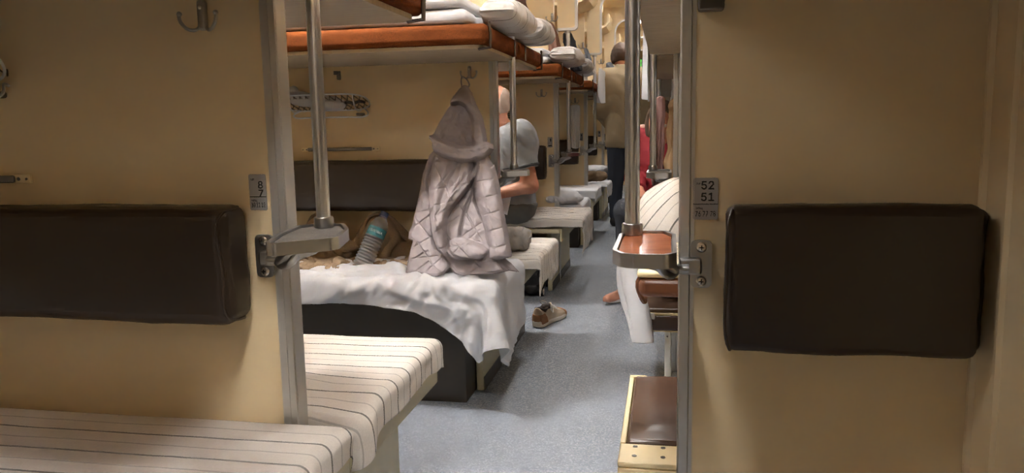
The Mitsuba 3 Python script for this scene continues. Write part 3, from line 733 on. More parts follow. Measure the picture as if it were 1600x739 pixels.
# seats: a beige board with a brown pad let into it
def seat(y0, y1, padlo, padhi, z, label, legs, front):
    s = thing('folding_bench', label, 'bench', 'brown side benches')
    put('board', rbx(-.083, XR - .004, y0, y1, z - .052, z - .012, .004), 'seat_frame', s)
    m = cushion(-.072, XR - .012, padlo, padhi, z - .0118, z + .004, 61, r=.0075, puff=0)
    v = m.vertices
    m.vertices[:, 2] += np.where(v[:, 2] > z - .004, .010 * np.clip((v[:, 0] + .072) / .04, 0, 1) * np.clip((padhi - v[:, 1]) / .04, 0, 1) * np.clip((v[:, 1] - padlo) / .04, 0, 1), 0)
    put('pad', m, 'seat_leather', s)
    if front: put('plate', rbx(-.083, XR - .006, y0 + .002, padlo - .003, z - .0118, z - .001, .003), 'seat_frame', s)
    put('edge', rbx(-.0835, -.0732, padlo, padhi, z - .0118, z - .0005, .002), 'seat_frame', s)
    for y in (padlo - .018, padlo - .06) if front else ():
        for x in (-.055, -.005):
            put('screw', cyl([x, y, z - .0012], [x, y, z + .0004], .0042, 16), 'dark_metal', s)
    if not front or True:
        put('corner_plate', rbx(-.0832, -.045, padhi + .001, padhi + .014, z - .0118, z + .001, .0015), 'seat_frame', s)
    if not front:      # a padded front below the seat, in a pale frame
        put('front_padding', cushion(-.076, XR - .02, y0 - .012, y0 - .0005, z - .056, z - .012, 71, r=.005, puff=0), 'seat_leather', s)
        fr = rpoly(-.083, XR - .006, z - .062, z - .004, .006).difference(rpoly(-.0785, XR - .0105, z - .0575, z - .0105, .004))
        put('front_frame', prism(fr, .008, 'y', y0 - .0085), 'seat_frame', s, smooth=False)
        put('clip', rbx(-.080, -.036, y0 - .016, y0 - .009, z - .022, z - .002, .002), 'white_plastic', s)
    for x, y in legs:
        g = put('leg', rbx(x - .011, x + .011, y - .011, y + .011, 0, z - (.0525 if front else .0625), .004), 'white_plastic', s)
        for dz in (.03, .055): put('screw', cyl([x - .002, y - .0112, z - .052 - dz], [x - .002, y - .0122, z - .052 - dz], .003, 12), 'dark_metal', g)
seat(1.338, 1.835, 1.428, 1.815, .385, 'near side seat with worn brown pad in a beige frame, bottom right of the aisle', [(.12, 1.6)], True)
seat(2.44, 3.07, 2.46, 3.04, .395, 'far side seat with shiny brown pad under the side table', [(.004, 2.56)], False)
seat(3.15, 3.63, 3.24, 3.6, .39, 'side seat beyond the striped rolled mattress', [(.05, 3.5)], False)
seat(4.3, 4.88, 4.32, 4.86, .39, 'side seat with the red shirted person on it', [(.05, 4.45)], False)
# the table between the seats: beige top, brown padded underside (it turns over to become the berth)
t = thing('side_table', 'small side table with brown padded underside between the two side seats', 'table')
put('top', rbx(-.071, XR - .003, 1.905, 2.40, .602, .616, .006, 12), 'seat_frame', t)
m = tm(manifold3d.Manifold.batch_hull([manifold3d.Manifold.sphere(.018, 24).translate((x, y, z)) for x in (-.05, XR - .03) for y in (1.925, 2.38) for z in (.571, .5835)]).refine_to_length(.03))
put('padding', m, 'table_leather', t)
put('edge_roll', tube(spline([[-.064, 1.925, .60], [-.070, 1.93, .575], [-.064, 1.94, .552], [-.062, 2.1, .550], [-.064, 2.37, .552]], 40), .006, 10), 'table_leather', t)
mat('table_leather', (0.12, 0.042, 0.018), 0.35, spec=0.5)
put('leg', rbx(.20, .235, 2.12, 2.155, .0, .5525, .004), 'seat_frame', t)
put('table_mat', rbx(-.055, .30, 1.95, 2.36, .6162, .6195, .0015), 'patterned', smooth=False, label='thin pale patterned mat on the small side table', cat_='mat')
mat('patterned', proc(lambda p, n, uv: mix((0.62, 0.56, 0.44), (0.32, 0.27, 0.2), smoothstep(0.5, 0.62, fbm(p.x * 90, p.y * 90, 0.0)))), 0.5)
t = thing('side_table', 'side table farther along, before the red shirted person', 'table')
put('top', rbx(-.03, XR - .003, 3.72, 4.2, .602, .616, .006, 12), 'seat_frame', t)
put('leg', rbx(.20, .235, 3.94, 3.975, .0, .6015, .004), 'seat_frame', t)

# rolled striped mattress standing on the far side seat
def rolled_mattress():
    nu, nv = 90, 60
    # loop across the roll: a squashed ring of cloth; v runs along the stripes' normal
    lo, hi = np.array([-.118, 2.50, .408]), np.array([.40, 2.98, .775])
    c = (lo + hi) / 2
    th = np.linspace(0, 2 * np.pi, nu + 1)
    k = np.linspace(-1, 1, nv)
    P = []
    for t in k:
        cap = np.clip(1 - abs(t) ** 9, 0, 1) ** .5 + .0005
        ry = (hi[1] - lo[1]) / 2 * (0.25 + .75 * cap) * (cap > .001); rz = (hi[2] - lo[2]) / 2 * cap
        e = 3.2
        y = np.sign(np.cos(th)) * np.abs(np.cos(th)) ** (2 / e); z = np.sign(np.sin(th)) * np.abs(np.sin(th)) ** (2 / e)
        x = c[0] + t * (hi[0] - lo[0]) / 2
        # the top sags towards the aisle end and slopes back
        zz = c[2] + z * rz - (.045 * np.clip((.02 - x) / .14, 0, 1)) * (z > 0) + .02 * (z > 0) * np.clip((x + .05) / .3, 0, 1)
        P.append(np.stack([0 * y + x, c[1] + y * ry * cap, zz], 1))
    P = np.array(P)
    f = meshkit.fbm(P * 7 + 5, 3, 9) - .5
    P = P + (P - c) / np.linalg.norm(P - c, axis=-1, keepdims=True) * f[..., None] * .022
    P[..., 2] = np.maximum(P[..., 2], .411)
    U = np.broadcast_to(th[None] * .19, P.shape[:2]); V = np.broadcast_to(k[:, None] * .26, P.shape[:2])
    ang = .75
    uv = np.stack([U * math.cos(ang) - V * math.sin(ang), U * math.sin(ang) + V * math.cos(ang)], -1).reshape(-1, 2)
    m = tm((P.reshape(-1, 3), grid_faces(nv, nu + 1)))
    if m.volume < 0: m.invert()
    return m, uv
m, uv = rolled_mattress()
put('rolled_mattress', m, 'ticking', smooth=True, uv=uv, label='rolled up striped mattress behind the right hand step, on the side seat', cat_='mattress')
# ================================================================ cloths, dropped with a small cloth solver
BZ = .4405
# the white sheet over the berth with the jacket
def sheet_mesh():
    nu, nv = 100, 46
    x = np.r_[np.linspace(-2.30, -1.55, 12)[:-1], np.linspace(-1.55, -.375, 104)]
    nu = len(x)
    y1, yf = PY(1) - .012, PY(1) - .565
    t = np.linspace(0, 1, nv)
    front = yf - .060 - .012 * np.sin(x * 7) - .15 * np.clip((x + .84) / .26, 0, 1) ** 1.4 + .42 * np.clip((x + .57) / .19, 0, 1) ** 1.4
    Y = y1 + (front[:, None] - y1) * t[None]
    X = np.repeat(x[:, None], nv, 1)
    X = X + .03 * np.clip((x[:, None] + .5) / .2, 0, 1) * (t[None] - .3) * 1.2
    Z = .455 + .004 * meshkit.fbm(np.stack([X * 9, Y * 9, X * 0], -1), 3, 4)
    P = np.stack([X, Y, Z], -1)
    bed = out_of_box([-2.6, PY(1) - .571, .30], [-.562, PY(1) + .2, .4395], .02)
    panel = out_of_box([-2.6, PY(1) - .30, -.1], [-.655, PY(1) + .2, .4], .01)
    rn = np.random.default_rng(5)
    kick = meshkit.fbm(np.stack([X * 5, Y * 6, X * 0], -1), 3, 11) - .5
    def push(Pc, st):
        w = np.zeros_like(Pc)
        if st < 60:
            w[..., 0] = .0010 * kick; w[..., 1] = .0008 * (meshkit.noise(Pc * 8) - .5)
            w[..., 0] -= .00035 * (Pc[..., 2] > .43)
        return w
    pin = np.zeros(P.shape[:2], bool); pin[0] = True
    P = cloth(P, chain(bed, above(.02)), pin, steps=170, iters=5, g=.0009, damp=.95, mu=.55, wind=push, bend=.5)
    P[..., 2] += .0015
    from scipy.ndimage import gaussian_filter1d
    for c in range(3): P[..., c] = gaussian_filter1d(gaussian_filter1d(P[..., c], .9, axis=0, mode='nearest'), .7, axis=1, mode='nearest')
    Q = subd(P, 3)
    # pulled creases: long ridges that run slantwise to the front edge and down the hanging corner
    dirs = ((.90, -.42, 13.0, 3.2, 21, .034), (.97, .22, 20.0, 4.0, 33, .020), (.5, -.86, 24.0, 5.0, 45, .014), (.80, -.60, 30.0, 7.0, 57, .012), (.6, .8, 26.0, 7.0, 63, .008))
    from scipy.ndimage import gaussian_filter
    du, dv = np.gradient(Q, axis=0), np.gradient(Q, axis=1)
    n = np.cross(du, dv); n /= np.maximum(np.linalg.norm(n, axis=-1, keepdims=True), 1e-9)
    if n[..., 2].mean() < 0: n = -n
    su = np.cumsum(np.r_[np.zeros((1, Q.shape[1])), np.linalg.norm(np.diff(Q, axis=0), axis=-1)], 0)
    sv = np.cumsum(np.c_[np.zeros((Q.shape[0], 1)), np.linalg.norm(np.diff(Q, axis=1), axis=-1)], 1)
    for a, b, fa, fl_, sd, amp in dirs:
        al, ac = su * a + sv * b, -su * b + sv * a
        r = 1 - np.abs(2 * meshkit.fbm(np.stack([al * fl_, ac * fa, su * 0 + sd], -1), 2, sd) - 1)
        m_ = meshkit.noise(np.stack([al * 3, ac * 4, su * 0 + sd + 7], -1), sd)
        r = gaussian_filter(np.clip(r - .70, 0, 1) / .30, 1.25)
        Q = Q + n * (amp * r * np.clip(m_ * 1.8 - .4, 0, 1) * (.36 + .64 * np.clip((Q[..., 2] - .30) / .12, 0, 1) * np.clip((-.60 - Q[..., 0]) / .06, 0, 1)))[..., None]
    Q = Q + n * .001
    return thick(Q, .0015)
put('bed_sheet', sheet_mesh(), 'sheet', smooth=True, label='rumpled white bed sheet hanging off the berth below the jacket', cat_='sheet')

# the brown blanket bundled against the wall
def blanket_mesh():
    nu, nv = 74, 62
    x = np.linspace(-1.70, -.82, nu); y = np.linspace(2.70, 3.09, nv)
    X, Y = np.meshgrid(x, y, indexing='ij')
    Z = .72 + .02 * meshkit.fbm(np.stack([X * 6, Y * 6, X * 0], -1), 3, 2)
    P = np.stack([X, Y, Z], -1)
    balls = [(np.array([-1.33, 2.98, .47]), np.array([.13, .085, .165])), (np.array([-1.12, 3.0, .49]), np.array([.085, .075, .135])), (np.array([-1.47, 2.95, .46]), np.array([.12, .09, .10])),
             (np.array([-.97, 2.97, .45]), np.array([.12, .085, .075])), (np.array([-1.70, 2.96, .45]), np.array([.15, .1, .09]))]
    wall = PY(1) - .004
    def col(Pc):
        Pc = out_of_balls(balls)(Pc)
        Pc = Pc.copy(); Pc[..., 1] = np.minimum(Pc[..., 1], wall - .004 - (Pc[..., 2] > .63) * .09)
        Pc[..., 1] = np.maximum(Pc[..., 1], 2.74 + .05 * np.sin(Pc[..., 0] * 11)); Pc[..., 2] = np.maximum(Pc[..., 2], .449)
        return Pc
    def push(Pc, st):
        w = np.zeros_like(Pc)
        if st < 110:
            w[..., 0] = -.0016 * np.sign(Pc[..., 0] + 1.28) * np.clip(np.abs(Pc[..., 0] + 1.28) - .22, 0, .3)
            w[..., 1] = .006 * np.clip(2.86 - Pc[..., 1], 0, .3)
        w += .0005 * (np.stack([meshkit.noise(Pc * 9 + 3), meshkit.noise(Pc * 9 + 8), meshkit.noise(Pc * 9 + 14)], -1) - .5)
        return w
    P = cloth(P, col, None, steps=150, iters=4, g=.0010, damp=.95, mu=.85, wind=push, bend=.2, rest_scale=np.array([1.28, 1.75, 1.0]))
    return thick(subd(P, 2), .009)
put('blanket', blanket_mesh(), 'blanket', smooth=True, label='crumpled brown blanket on the white sheet, behind the bottle', cat_='blanket')

# hanging sheets and towels
def drape(x0, x1, ztop, zbot, y0, y1, seed, folds=4, amp=.012, nu=40, nv=50, taper=0.0, axis='y', hem=.0):
    """A hanging cloth with vertical folds; it spans y0..y1 along the aisle at x0 (top) to x1 (bottom)."""
    s = np.linspace(0, 1, nu); t = np.linspace(0, 1, nv)
    S, Tt = np.meshgrid(s, t, indexing='ij')
    ph = meshkit.noise(np.stack([S * 3, Tt * 1.5, S * 0 + seed], -1), seed)
    w = np.sin(S * folds * 2 * np.pi + ph * 4)
    c = (y0 + y1) / 2
    yy = c + (S - .5) * (y1 - y0) * (1 - taper * Tt)
    xx = x0 + (x1 - x0) * Tt + amp * w * (.3 + .7 * Tt)
    zz = ztop + (zbot - ztop) * Tt + hem * (S - .5) * Tt + .01 * (meshkit.noise(np.stack([S * 5, Tt * 0, S * 0 + seed], -1)) - .5) * Tt
    return thick(np.stack([xx, yy, zz], -1), .002)
P = []
def curve_cloth(rows, m, tcl=.002, seed=0, wr=.006, sc=14):
    """Cloth through control rows (each a list of points), splined both ways, with small wrinkles."""
    from scipy.interpolate import CubicSpline
    R = np.array([spline(r, m) for r in rows]); k = np.linspace(0, 1, len(rows))
    P = CubicSpline(k, R, axis=0)(np.linspace(0, 1, m))
    f = meshkit.fbm(P * sc, 3, seed) - .5
    du, dv = np.gradient(P, axis=0), np.gradient(P, axis=1)
    n = np.cross(du, dv); n /= np.maximum(np.linalg.norm(n, axis=-1, keepdims=True), 1e-9)
    return thick(P + n * (f * wr * 2)[..., None], tcl)
# white sheet hanging beside the side table
rows = []
for k, (z, xa, xb, ya, yb) in enumerate([(.622, -.10, -.128, 2.52, 2.44), (.58, -.135, -.14, 2.52, 2.42), (.50, -.142, -.132, 2.50, 2.40), (.43, -.132, -.112, 2.48, 2.38), (.37, -.108, -.100, 2.42, 2.37), (.315, -.098, -.093, 2.41, 2.36)]):
    rows.append([[xa + .012, ya, z], [xa - .008, ya * .75 + yb * .25, z], [(xa + xb) / 2 + .016, (ya + yb) / 2, z - .004], [xb - .008, ya * .25 + yb * .75, z - .002], [xb + .03, yb, z], [xb + .055, yb + .012, z + .002]])
put('hanging_sheet', curve_cloth(rows, 48, seed=3, wr=.003), 'sheet', smooth=True, label='white sheet hanging down beside the small side table', cat_='sheet')
# white sheet hanging off the second upper side berth
put('hanging_sheet', drape(-.096, -.092, 1.40, 1.10, 3.35, 3.75, 4, folds=2.5, amp=.018, hem=.10), 'sheet', smooth=True, label='white sheet hanging off the upper side berth, beside the standing man', cat_='sheet')

# mattress and bedding on the upper berths
def soft_slab(x0, x1, y0, y1, z0, z1, seed, r=.02, wav=.010, ridge=None, n=.018):
    m = tm(manifold3d.Manifold.batch_hull([manifold3d.Manifold.sphere(r, 16).translate((x, y, z)) for x in (x0 + r, x1 - r) for y in (y0 + r, y1 - r) for z in (z0 + r, z1 - r)]).refine_to_length(n))
    v = m.vertices
    d = meshkit.fbm(v * [5, 8, 12] + seed * 3.7, 3, seed) - .5
    if ridge: d = d + ridge * (np.abs(((v[:, 2] - z0) / (z1 - z0) * 2) % 1 - .5) - .25)
    v = v + m.vertex_normals * (d * wav * 2)[:, None]
    v[:, 2] = np.maximum(v[:, 2], z0)
    m.vertices = v
    return m
ZM = ZU + .0735
def folded_mattress(x1, y0, y1, h, seed, m, label, cat_, group=None, x0=-2.2):
    """Folded bedding: two layers with a crease between them."""
    k = thing('folded_bedding', label, cat_, group)
    put('layer', soft_slab(x0, x1, y0, y1, ZM, ZM + h * .5, seed), m, k, smooth=True)
    put('layer', soft_slab(x0, x1 - .012, y0 - .004, y1, ZM + h * .5 + .003, ZM + h, seed + 9), m, k, smooth=True)
folded_mattress(-.636, 2.548, 3.06, .095, 3, 'sheet', 'folded white bedding on the upper berth above the jacket', 'bedding', 'folded bedding on the upper berths')
folded_mattress(-.640, 4.345, 4.86, .085, 4, 'sheet', 'folded white bedding on the upper berth above the seated man', 'bedding', 'folded bedding on the upper berths')
def pillow(c, L, w, h, seed, rot=0.0, stripes=True, tilt=0.0):
    """Soft stuffed cloth: boxy with slack corners and wrinkles."""
    nu, nv = 90, 64
    a = np.sin(np.linspace(-1, 1, nu) * np.pi / 2); b = np.linspace(0, 2 * np.pi, nv)
    A, B = np.meshgrid(a, b, indexing='ij')
    cap = np.clip(1 - np.abs(A) ** 6, 0, 1) ** .5
    cs, sn = np.cos(B), np.sin(B)
    X = L / 2 * A * (1 - .06 * (1 - np.abs(cs) ** 2) * np.abs(A) ** 3)
    Yy = w / 2 * np.sign(cs) * np.abs(cs) ** .6 * (.80 + .20 * cap) * np.minimum(cap * 6, 1); Z = h / 2 * np.sign(sn) * np.abs(sn) ** .8 * cap * (1 - .25 * np.abs(cs) ** 4)
    P = np.stack([X, Yy, Z], -1)
    r1 = 1 - np.abs(2 * meshkit.fbm(P * [26, 9, 12] + seed, 3, seed) - 1)
    f = meshkit.fbm(P * 11 + seed, 3, seed) - .5
    P = P * (1 + .13 * f[..., None])
    P = P + P / np.maximum(np.linalg.norm(P, axis=-1, keepdims=True), 1e-6) * ((np.clip(r1 - .66, 0, 1) / .34) * .012 * np.minimum(cap * 2, 1))[..., None]
    uv = np.stack([P[..., 1] + P[..., 2], X + .01], -1).reshape(-1, 2)
    cr, sr, ct, st = math.cos(rot), math.sin(rot), math.cos(tilt), math.sin(tilt)
    P = P @ np.array([[ct, 0, st], [0, 1, 0], [-st, 0, ct]]).T @ np.array([[cr, -sr, 0], [sr, cr, 0], [0, 0, 1]]).T + np.asarray(c)
    m = tm((P.reshape(-1, 3), grid_faces(nu, nv)))
    if m.volume < 0: m.invert()
    return m, uv
def put_pillow(name, c, L, w, h, seed, label, cat_, rot=0.0, m='ticking_grey', tilt=0.0):
    q, uv = pillow(c, L, w, h, seed, rot, tilt=tilt)
    put(name, q, m, smooth=True, uv=uv, label=label, cat_=cat_)
def tick2(p, n, uv):
    k = uv.y / 0.075; fr = k - dr.floor(k); d = dr.abs(fr - .5) * .075
    return mi.Color3f(.37, .35, .335) * (1 - .4 * (1 - smoothstep(.0015, .0032, d))) * (.92 + .14 * fbm(p.x * 20, p.y * 20, p.z * 20))
mat('ticking_grey', proc(tick2), 0.85, spec=0.2)
put_pillow('rolled_mattress', [-.553, 2.85, ZM + .047], .46, .13, .088, 2, 'grey striped mattress end rolled over the berth above the jacket', 'mattress', rot=math.pi / 2)
put_pillow('rolled_mattress', [-.545, 3.29, ZM + .046], .34, .15, .085, 3, 'grey striped mattress end rolled right of the pole at the top', 'mattress', rot=math.pi / 2)
put_pillow('rolled_mattress', [-.560, 4.60, ZM + .048], .46, .15, .09, 5, 'grey striped mattress end before the white towel', 'mattress', rot=math.pi / 2)
put_pillow('rolled_mattress', [-.560, 5.25, ZM + .044], .40, .14, .08, 6, 'grey mattress end under the white towel', 'mattress', rot=math.pi / 2)
# crumpled white towel on the far upper berths
def crumple(c, r, seed, squash=(1, 1, 1), k=.5):
    s = trimesh.creation.icosphere(5, 1.0); v = s.vertices
    f = 1 - np.abs(2 * meshkit.fbm(v * 1.7 + seed, 4, seed) - 1)
    v = v * (1 - k * .5 + k * f)[:, None] * np.asarray(squash) * r
    s.vertices = v + np.asarray(c); return s
def towel_mesh():
    m = trimesh.creation.icosphere(5, 1.0); v = m.vertices
    f = 1 - np.abs(2 * meshkit.fbm(v * 1.25 + 4, 2, 4) - 1); g = 1 - np.abs(2 * meshkit.fbm(v * [2.6, 1.4, 2.2] + 9, 2, 14) - 1)
    v = v * (.72 + .38 * f + .14 * g ** 3)[:, None] * np.array([.062, .125, .070])
    v[:, 2] = np.where(v[:, 2] < -.03, -.03 + (v[:, 2] + .03) * .3, v[:, 2])
    m.vertices = v + np.array([-.575, 5.62, ZM + .042]); return m
put('towel', towel_mesh(), 'sheet', smooth=True, label='crumpled white towel on the upper berths left of the standing man', cat_='towel')
put('hanging_cloth', drape(-.515, -.525, 1.39, 1.13, 6.2, 6.75, 7, folds=2.5, amp=.02), 'sheet', smooth=True, label='white cloth hanging off the upper berth left of the standing man\'s shoulder', cat_='cloth')

# pillows and sheets on the lower berths farther down
def bed_cover(n, side, x1, label, seed, zt=.455, over=.06, m='sheet', xs=-2.2, dz=.0, amp=.006):
    y0 = PY(n) - .575 if side == 0 else PY(n) + TH + .004
    q, uv = striped_mattress(xs, x1, y0, y0 + .565, zt, .012, seed, over_x1=over, over_y0=.05 if side == 0 else .0, amp=amp, nu=120, r=.014)
    put('bed_sheet', q, m, smooth=True, label=label, cat_='sheet')
bed_cover(2, 1, -.525, 'smooth white bed sheet past the seated man\'s partition', 31, zt=.468, amp=.014, over=.05)
bed_cover(3, 0, -.545, 'white bed sheet on the berth before the blanket roll', 32, zt=.460, over=.07)
bed_cover(3, 1, -.50, 'white bed sheet with the brown blanket roll on it', 33, zt=.458, over=.12)
bed_cover(4, 0, -.55, 'white bed sheet left of the standing man\'s legs', 34, zt=.458, over=.08)
bed_cover(4, 1, -.55, 'white bed sheet beyond the standing man', 35, zt=.458, over=.08)
put_pillow('pillow', [-.665, 5.06, .508], .24, .30, .075, 8, 'white pillow on the berth past the seated man', 'pillow', m='sheet', rot=.3)
put('blanket_roll', roll_cloth([-.655, 6.90, .520], [1, .35, 0], .30, .055, 8, .8), 'blanket', smooth=True, label='rolled brown blanket on the white bed left of the standing man', cat_='blanket')
put_pillow('pillow', [-.72, 8.05, .508], .26, .30, .085, 9, 'white pillow left of the standing man\'s legs', 'pillow', m='sheet', rot=.5)
put('blanket_roll', roll_cloth([-.73, 8.29, .505], [1, .1, 0], .3, .04, 18, .85), 'blanket', smooth=True, label='folded brown blanket beside the far white pillow', cat_='blanket')
# grey cushion beside the jacket
put_pillow('cushion', [-.665, 3.34, .487], .17, .19, .085, 12, 'small crumpled grey cushion right of the jacket', 'cushion', m='grey_cloth', rot=.1)
mat('grey_cloth', (0.25, 0.235, 0.22), 0.8)
# ================================================================ the quilted jacket on its hook
def poly_sdf(A, S, pts):
    pts = np.asarray(pts, float); q = np.roll(pts, -1, 0)
    d = np.full(A.shape, 9.0); inside = np.zeros(A.shape, bool)
    for (x0, y0), (x1, y1) in zip(pts, q):
        ex, ey = x1 - x0, y1 - y0; wx, wy = A - x0, S - y0
        t = np.clip((wx * ex + wy * ey) / max(ex * ex + ey * ey, 1e-12), 0, 1)
        d = np.minimum(d, np.hypot(wx - ex * t, wy - ey * t))
        c = (y0 > S) != (y1 > S)
        inside ^= c & (A < (x1 - x0) * (S - y0) / ((y1 - y0) if y1 != y0 else 1e-12) + x0)
    return np.where(inside, -d, d)
def line_dist(A, S, pts, signed=False):
    """Distance to a polyline; optionally (distance, position 0..1, side)."""
    pts = spline([[*p, 0] for p in pts], 28)[:, :2] if len(pts) > 2 else np.asarray(pts, float)
    d = np.full(A.shape, 9.0); pos = np.zeros(A.shape); side = np.zeros(A.shape)
    m = len(pts) - 1
    for i in range(m):
        (x0, y0), (x1, y1) = pts[i], pts[i + 1]
        ex, ey = x1 - x0, y1 - y0; wx, wy = A - x0, S - y0
        t = np.clip((wx * ex + wy * ey) / max(ex * ex + ey * ey, 1e-12), 0, 1)
        k = np.hypot(wx - ex * t, wy - ey * t); c = k < d
        d = np.where(c, k, d); pos = np.where(c, (i + t) / m, pos); side = np.where(c, np.sign(ex * wy - ey * wx), side)
    return (d, pos, side) if signed else d
def jacket_meshes():
    SIL = [(-.006, .029), (-.02, .046), (-.041, .088), (-.048, .119), (-.08, .189), (-.096, .236), (-.104, .247), (-.103, .262), (-.088, .280), (-.087, .304), (-.102, .325), (-.112, .368), (-.119, .408), (-.121, .468), (-.133, .598), (-.145, .637), (-.143, .662), (-.125, .668), (-.134, .731), (-.139, .792), (-.108, .79), (-.071, .8), (-.017, .802), (.014, .79), (.024, .772), (.04, .789), (.071, .799), (.134, .79), (.186, .79), (.231, .777), (.266, .782), (.235, .75), (.212, .732), (.238, .724), (.217, .634), (.195, .546), (.167, .43), (.146, .364), (.144, .376), (.123, .335), (.140, .307), (.133, .284), (.112, .275), (.104, .237), (.083, .17), (.047, .102), (.03, .062), (.007, .030)]
    h = .0023
    a, s = np.arange(-.17, .29, h), np.arange(.0, .83, h)
    A, S = np.meshgrid(a, s, indexing='ij')
    sil = poly_sdf(A, S, SIL)
    depth = np.clip(-sil, 0, 1)
    infl = lambda d, R, k=.6: np.clip(1 - (1 - np.clip(d / R, 0, 1)) ** 2, 0, 1) ** k
    # overlapping pieces, each a padded piece of cloth with its own rounded edge; the highest one shows
    lay = []
    def piece(pts, base, thick_, R, k=.5, tilt=None, smooth_=True):
        """base: height of the piece's edge; thick_: how much it swells; R: width of its rounded edge."""
        if smooth_:
            q = np.array(pts, float); q = np.vstack([q, q[:1]])
            q = np.stack([np.interp(np.linspace(0, len(pts), 6 * len(pts), endpoint=False), np.arange(len(pts) + 1), q[:, c]) for c in (0, 1)], 1)
            for _ in range(5): q = (q + np.roll(q, 1, 0) + np.roll(q, -1, 0)) / 3
            pts = q
        d = -poly_sdf(A, S, pts)
        b = base if tilt is None else base + tilt[0] * (A - tilt[2]) + tilt[1] * (S - tilt[3])
        Hh = np.where(d > 0, b + thick_ * infl(d, R, k), -1)
        lay.append(Hh); return d
    # what lies behind: far side of the body and of the hood
    lay.append(.012 + .030 * infl(depth, .04))
    # body panels
    dl = piece([(-.085, .30), (-.12, .40), (-.124, .47), (-.136, .60), (-.150, .80), (-.10, .80), (-.02, .82), (.02, .79), (.014, .735), (-.026, .692), (-.047, .623), (-.058, .527), (-.072, .48), (-.058, .345), (-.06, .31)], .014, .024, .022, tilt=(.10, .05, -.1, .5))
    dr_ = piece([(.06, .31), (.145, .34), (.17, .45), (.215, .66), (.245, .76), (.28, .80), (.15, .82), (.06, .81), (.018, .785), (.016, .70), (.0, .63), (.0, .56), (.05, .44)], .014, .020, .03, tilt=(.0, .05, 0, .5))
    dm = piece([(.020, .535), (.086, .462), (.090, .48), (.062, .55), (.054, .64), (.048, .655), (.0, .69), (-.006, .63), (-.006, .58)], .030, .020, .018, tilt=(.0, .05, 0, .5))
    dc = piece([(-.078, .30), (-.082, .40), (-.082, .48), (-.068, .53), (-.055, .62), (-.032, .69), (.014, .728), (.004, .69), (-.001, .636), (-.003, .579), (.026, .521), (.084, .43), (.088, .345), (.08, .30)], .058, .036, .032, tilt=(.02, .06, 0, .5))
    df_ = piece([(-.03, .36), (-.02, .45), (-.03, .52), (-.02, .56), (.004, .545), (.026, .521), (.084, .43), (.090, .345)], .078, .016, .03, tilt=(.0, .05, 0, .5))
    dp_ = piece([(.045, .652), (.075, .66), (.12, .672), (.16, .70), (.14, .725), (.07, .735), (.02, .730), (.002, .69), (.018, .662)], .052, .030, .025, tilt=(.0, .06, 0, .6))
    # hem lying on the bed, in two lobes
    dh1 = piece([(-.14, .715), (-.10, .69), (-.03, .70), (.012, .73), (.022, .768), (.012, .795), (-.02, .806), (-.07, .804), (-.11, .795), (-.145, .80)], .034, .010, .02, tilt=(.08, .0, -.1, .7))
    dh2 = piece([(.022, .73), (.09, .715), (.17, .715), (.22, .735), (.25, .755), (.275, .785), (.232, .782), (.185, .795), (.134, .795), (.07, .804), (.036, .794), (.026, .77)], .036, .012, .022, tilt=(-.06, .0, .05, .7))
    # sleeve
    ctr = [(.112, .335), (.122, .42), (.142, .502), (.172, .60), (.203, .722)]
    ds, ps, ss = line_dist(A, S, ctr, True)
    rad = .044 - .007 * ps + .001 * np.cos(ps * 6.2 * 2 * np.pi)
    sl = np.sqrt(np.clip(1 - (ds / rad) ** 2, 0, 1))
    on = (ds < rad) & (S < .7285 + .03 * (A - .2))
    lay.append(np.where(on, .048 + .058 * sl * smoothstep_np(.7295, .712, S - .03 * (A - .2)) ** .5 * smoothstep_np(.30, .38, S), -1))
    # hood: back, two side lobes, the front cap that overhangs, the curved inner panel
    piece([(-.012, .03), (-.05, .10), (-.085, .19), (-.105, .26), (.0, .33), (.125, .30), (.108, .24), (.086, .17), (.05, .10), (.008, .03)], .022, .030, .03)
    piece([(-.046, .118), (-.06, .125), (-.10, .235), (-.10, .265), (-.06, .285), (-.050, .262), (-.036, .21), (-.015, .165), (-.02, .13)], .034, .026, .022, tilt=(.2, 0, -.07, .2))
    piece([(-.03, .12), (.02, .125), (.042, .16), (.05, .20), (.056, .235), (.03, .216), (-.012, .228), (-.036, .262), (-.052, .262), (-.044, .21), (-.022, .16)], .030, .018, .014)
    piece([(-.040, .29), (-.032, .258), (-.010, .236), (.028, .222), (.046, .234), (.052, .262), (.054, .31)], .026, .022, .02)
    piece([(.040, .14), (.085, .165), (.106, .235), (.116, .285), (.12, .32), (.066, .31), (.068, .285), (.058, .255), (.056, .22), (.05, .19)], .072, .030, .018)
    for k in range(6):      # ruffles at the drawn edge of the hood
        x0, y0 = .056 + .0032 * k, .188 + .0155 * k
        piece([(x0, y0), (x0 + .018, y0 - .005), (x0 + .024, y0 + .004), (x0 + .016, y0 + .012), (x0 + .001, y0 + .010)], .084, .013, .006)
    piece([(-.010, .026), (-.045, .09), (-.050, .116), (-.030, .121), (-.010, .112), (.012, .122), (.034, .148), (.046, .178), (.058, .20), (.075, .19), (.086, .17), (.05, .10), (.010, .026)], .088, .030, .022)
    # collar band: a padded roll with an inner lip
    cl = [(-.106, .262), (-.08, .283), (-.037, .308), (.009, .324), (.049, .332), (.088, .330), (.117, .318), (.137, .296)]
    cd, cp, cs = line_dist(A, S, cl, True)
    cr = .026 * (.50 + .5 * np.sin(np.pi * np.clip(cp * .86 + .1, 0, 1)))
    ond = cd < cr
    lay.append(np.where(ond, .094 + .040 * np.sqrt(np.clip(1 - (cd / cr) ** 2, 0, 1)), -1))
    ld, lp, ls = line_dist(A, S, [(-.100, .256), (-.075, .272), (-.033, .292), (.009, .305), (.049, .311), (.088, .309), (.115, .300), (.134, .288)], True)
    onl = ld < .0105
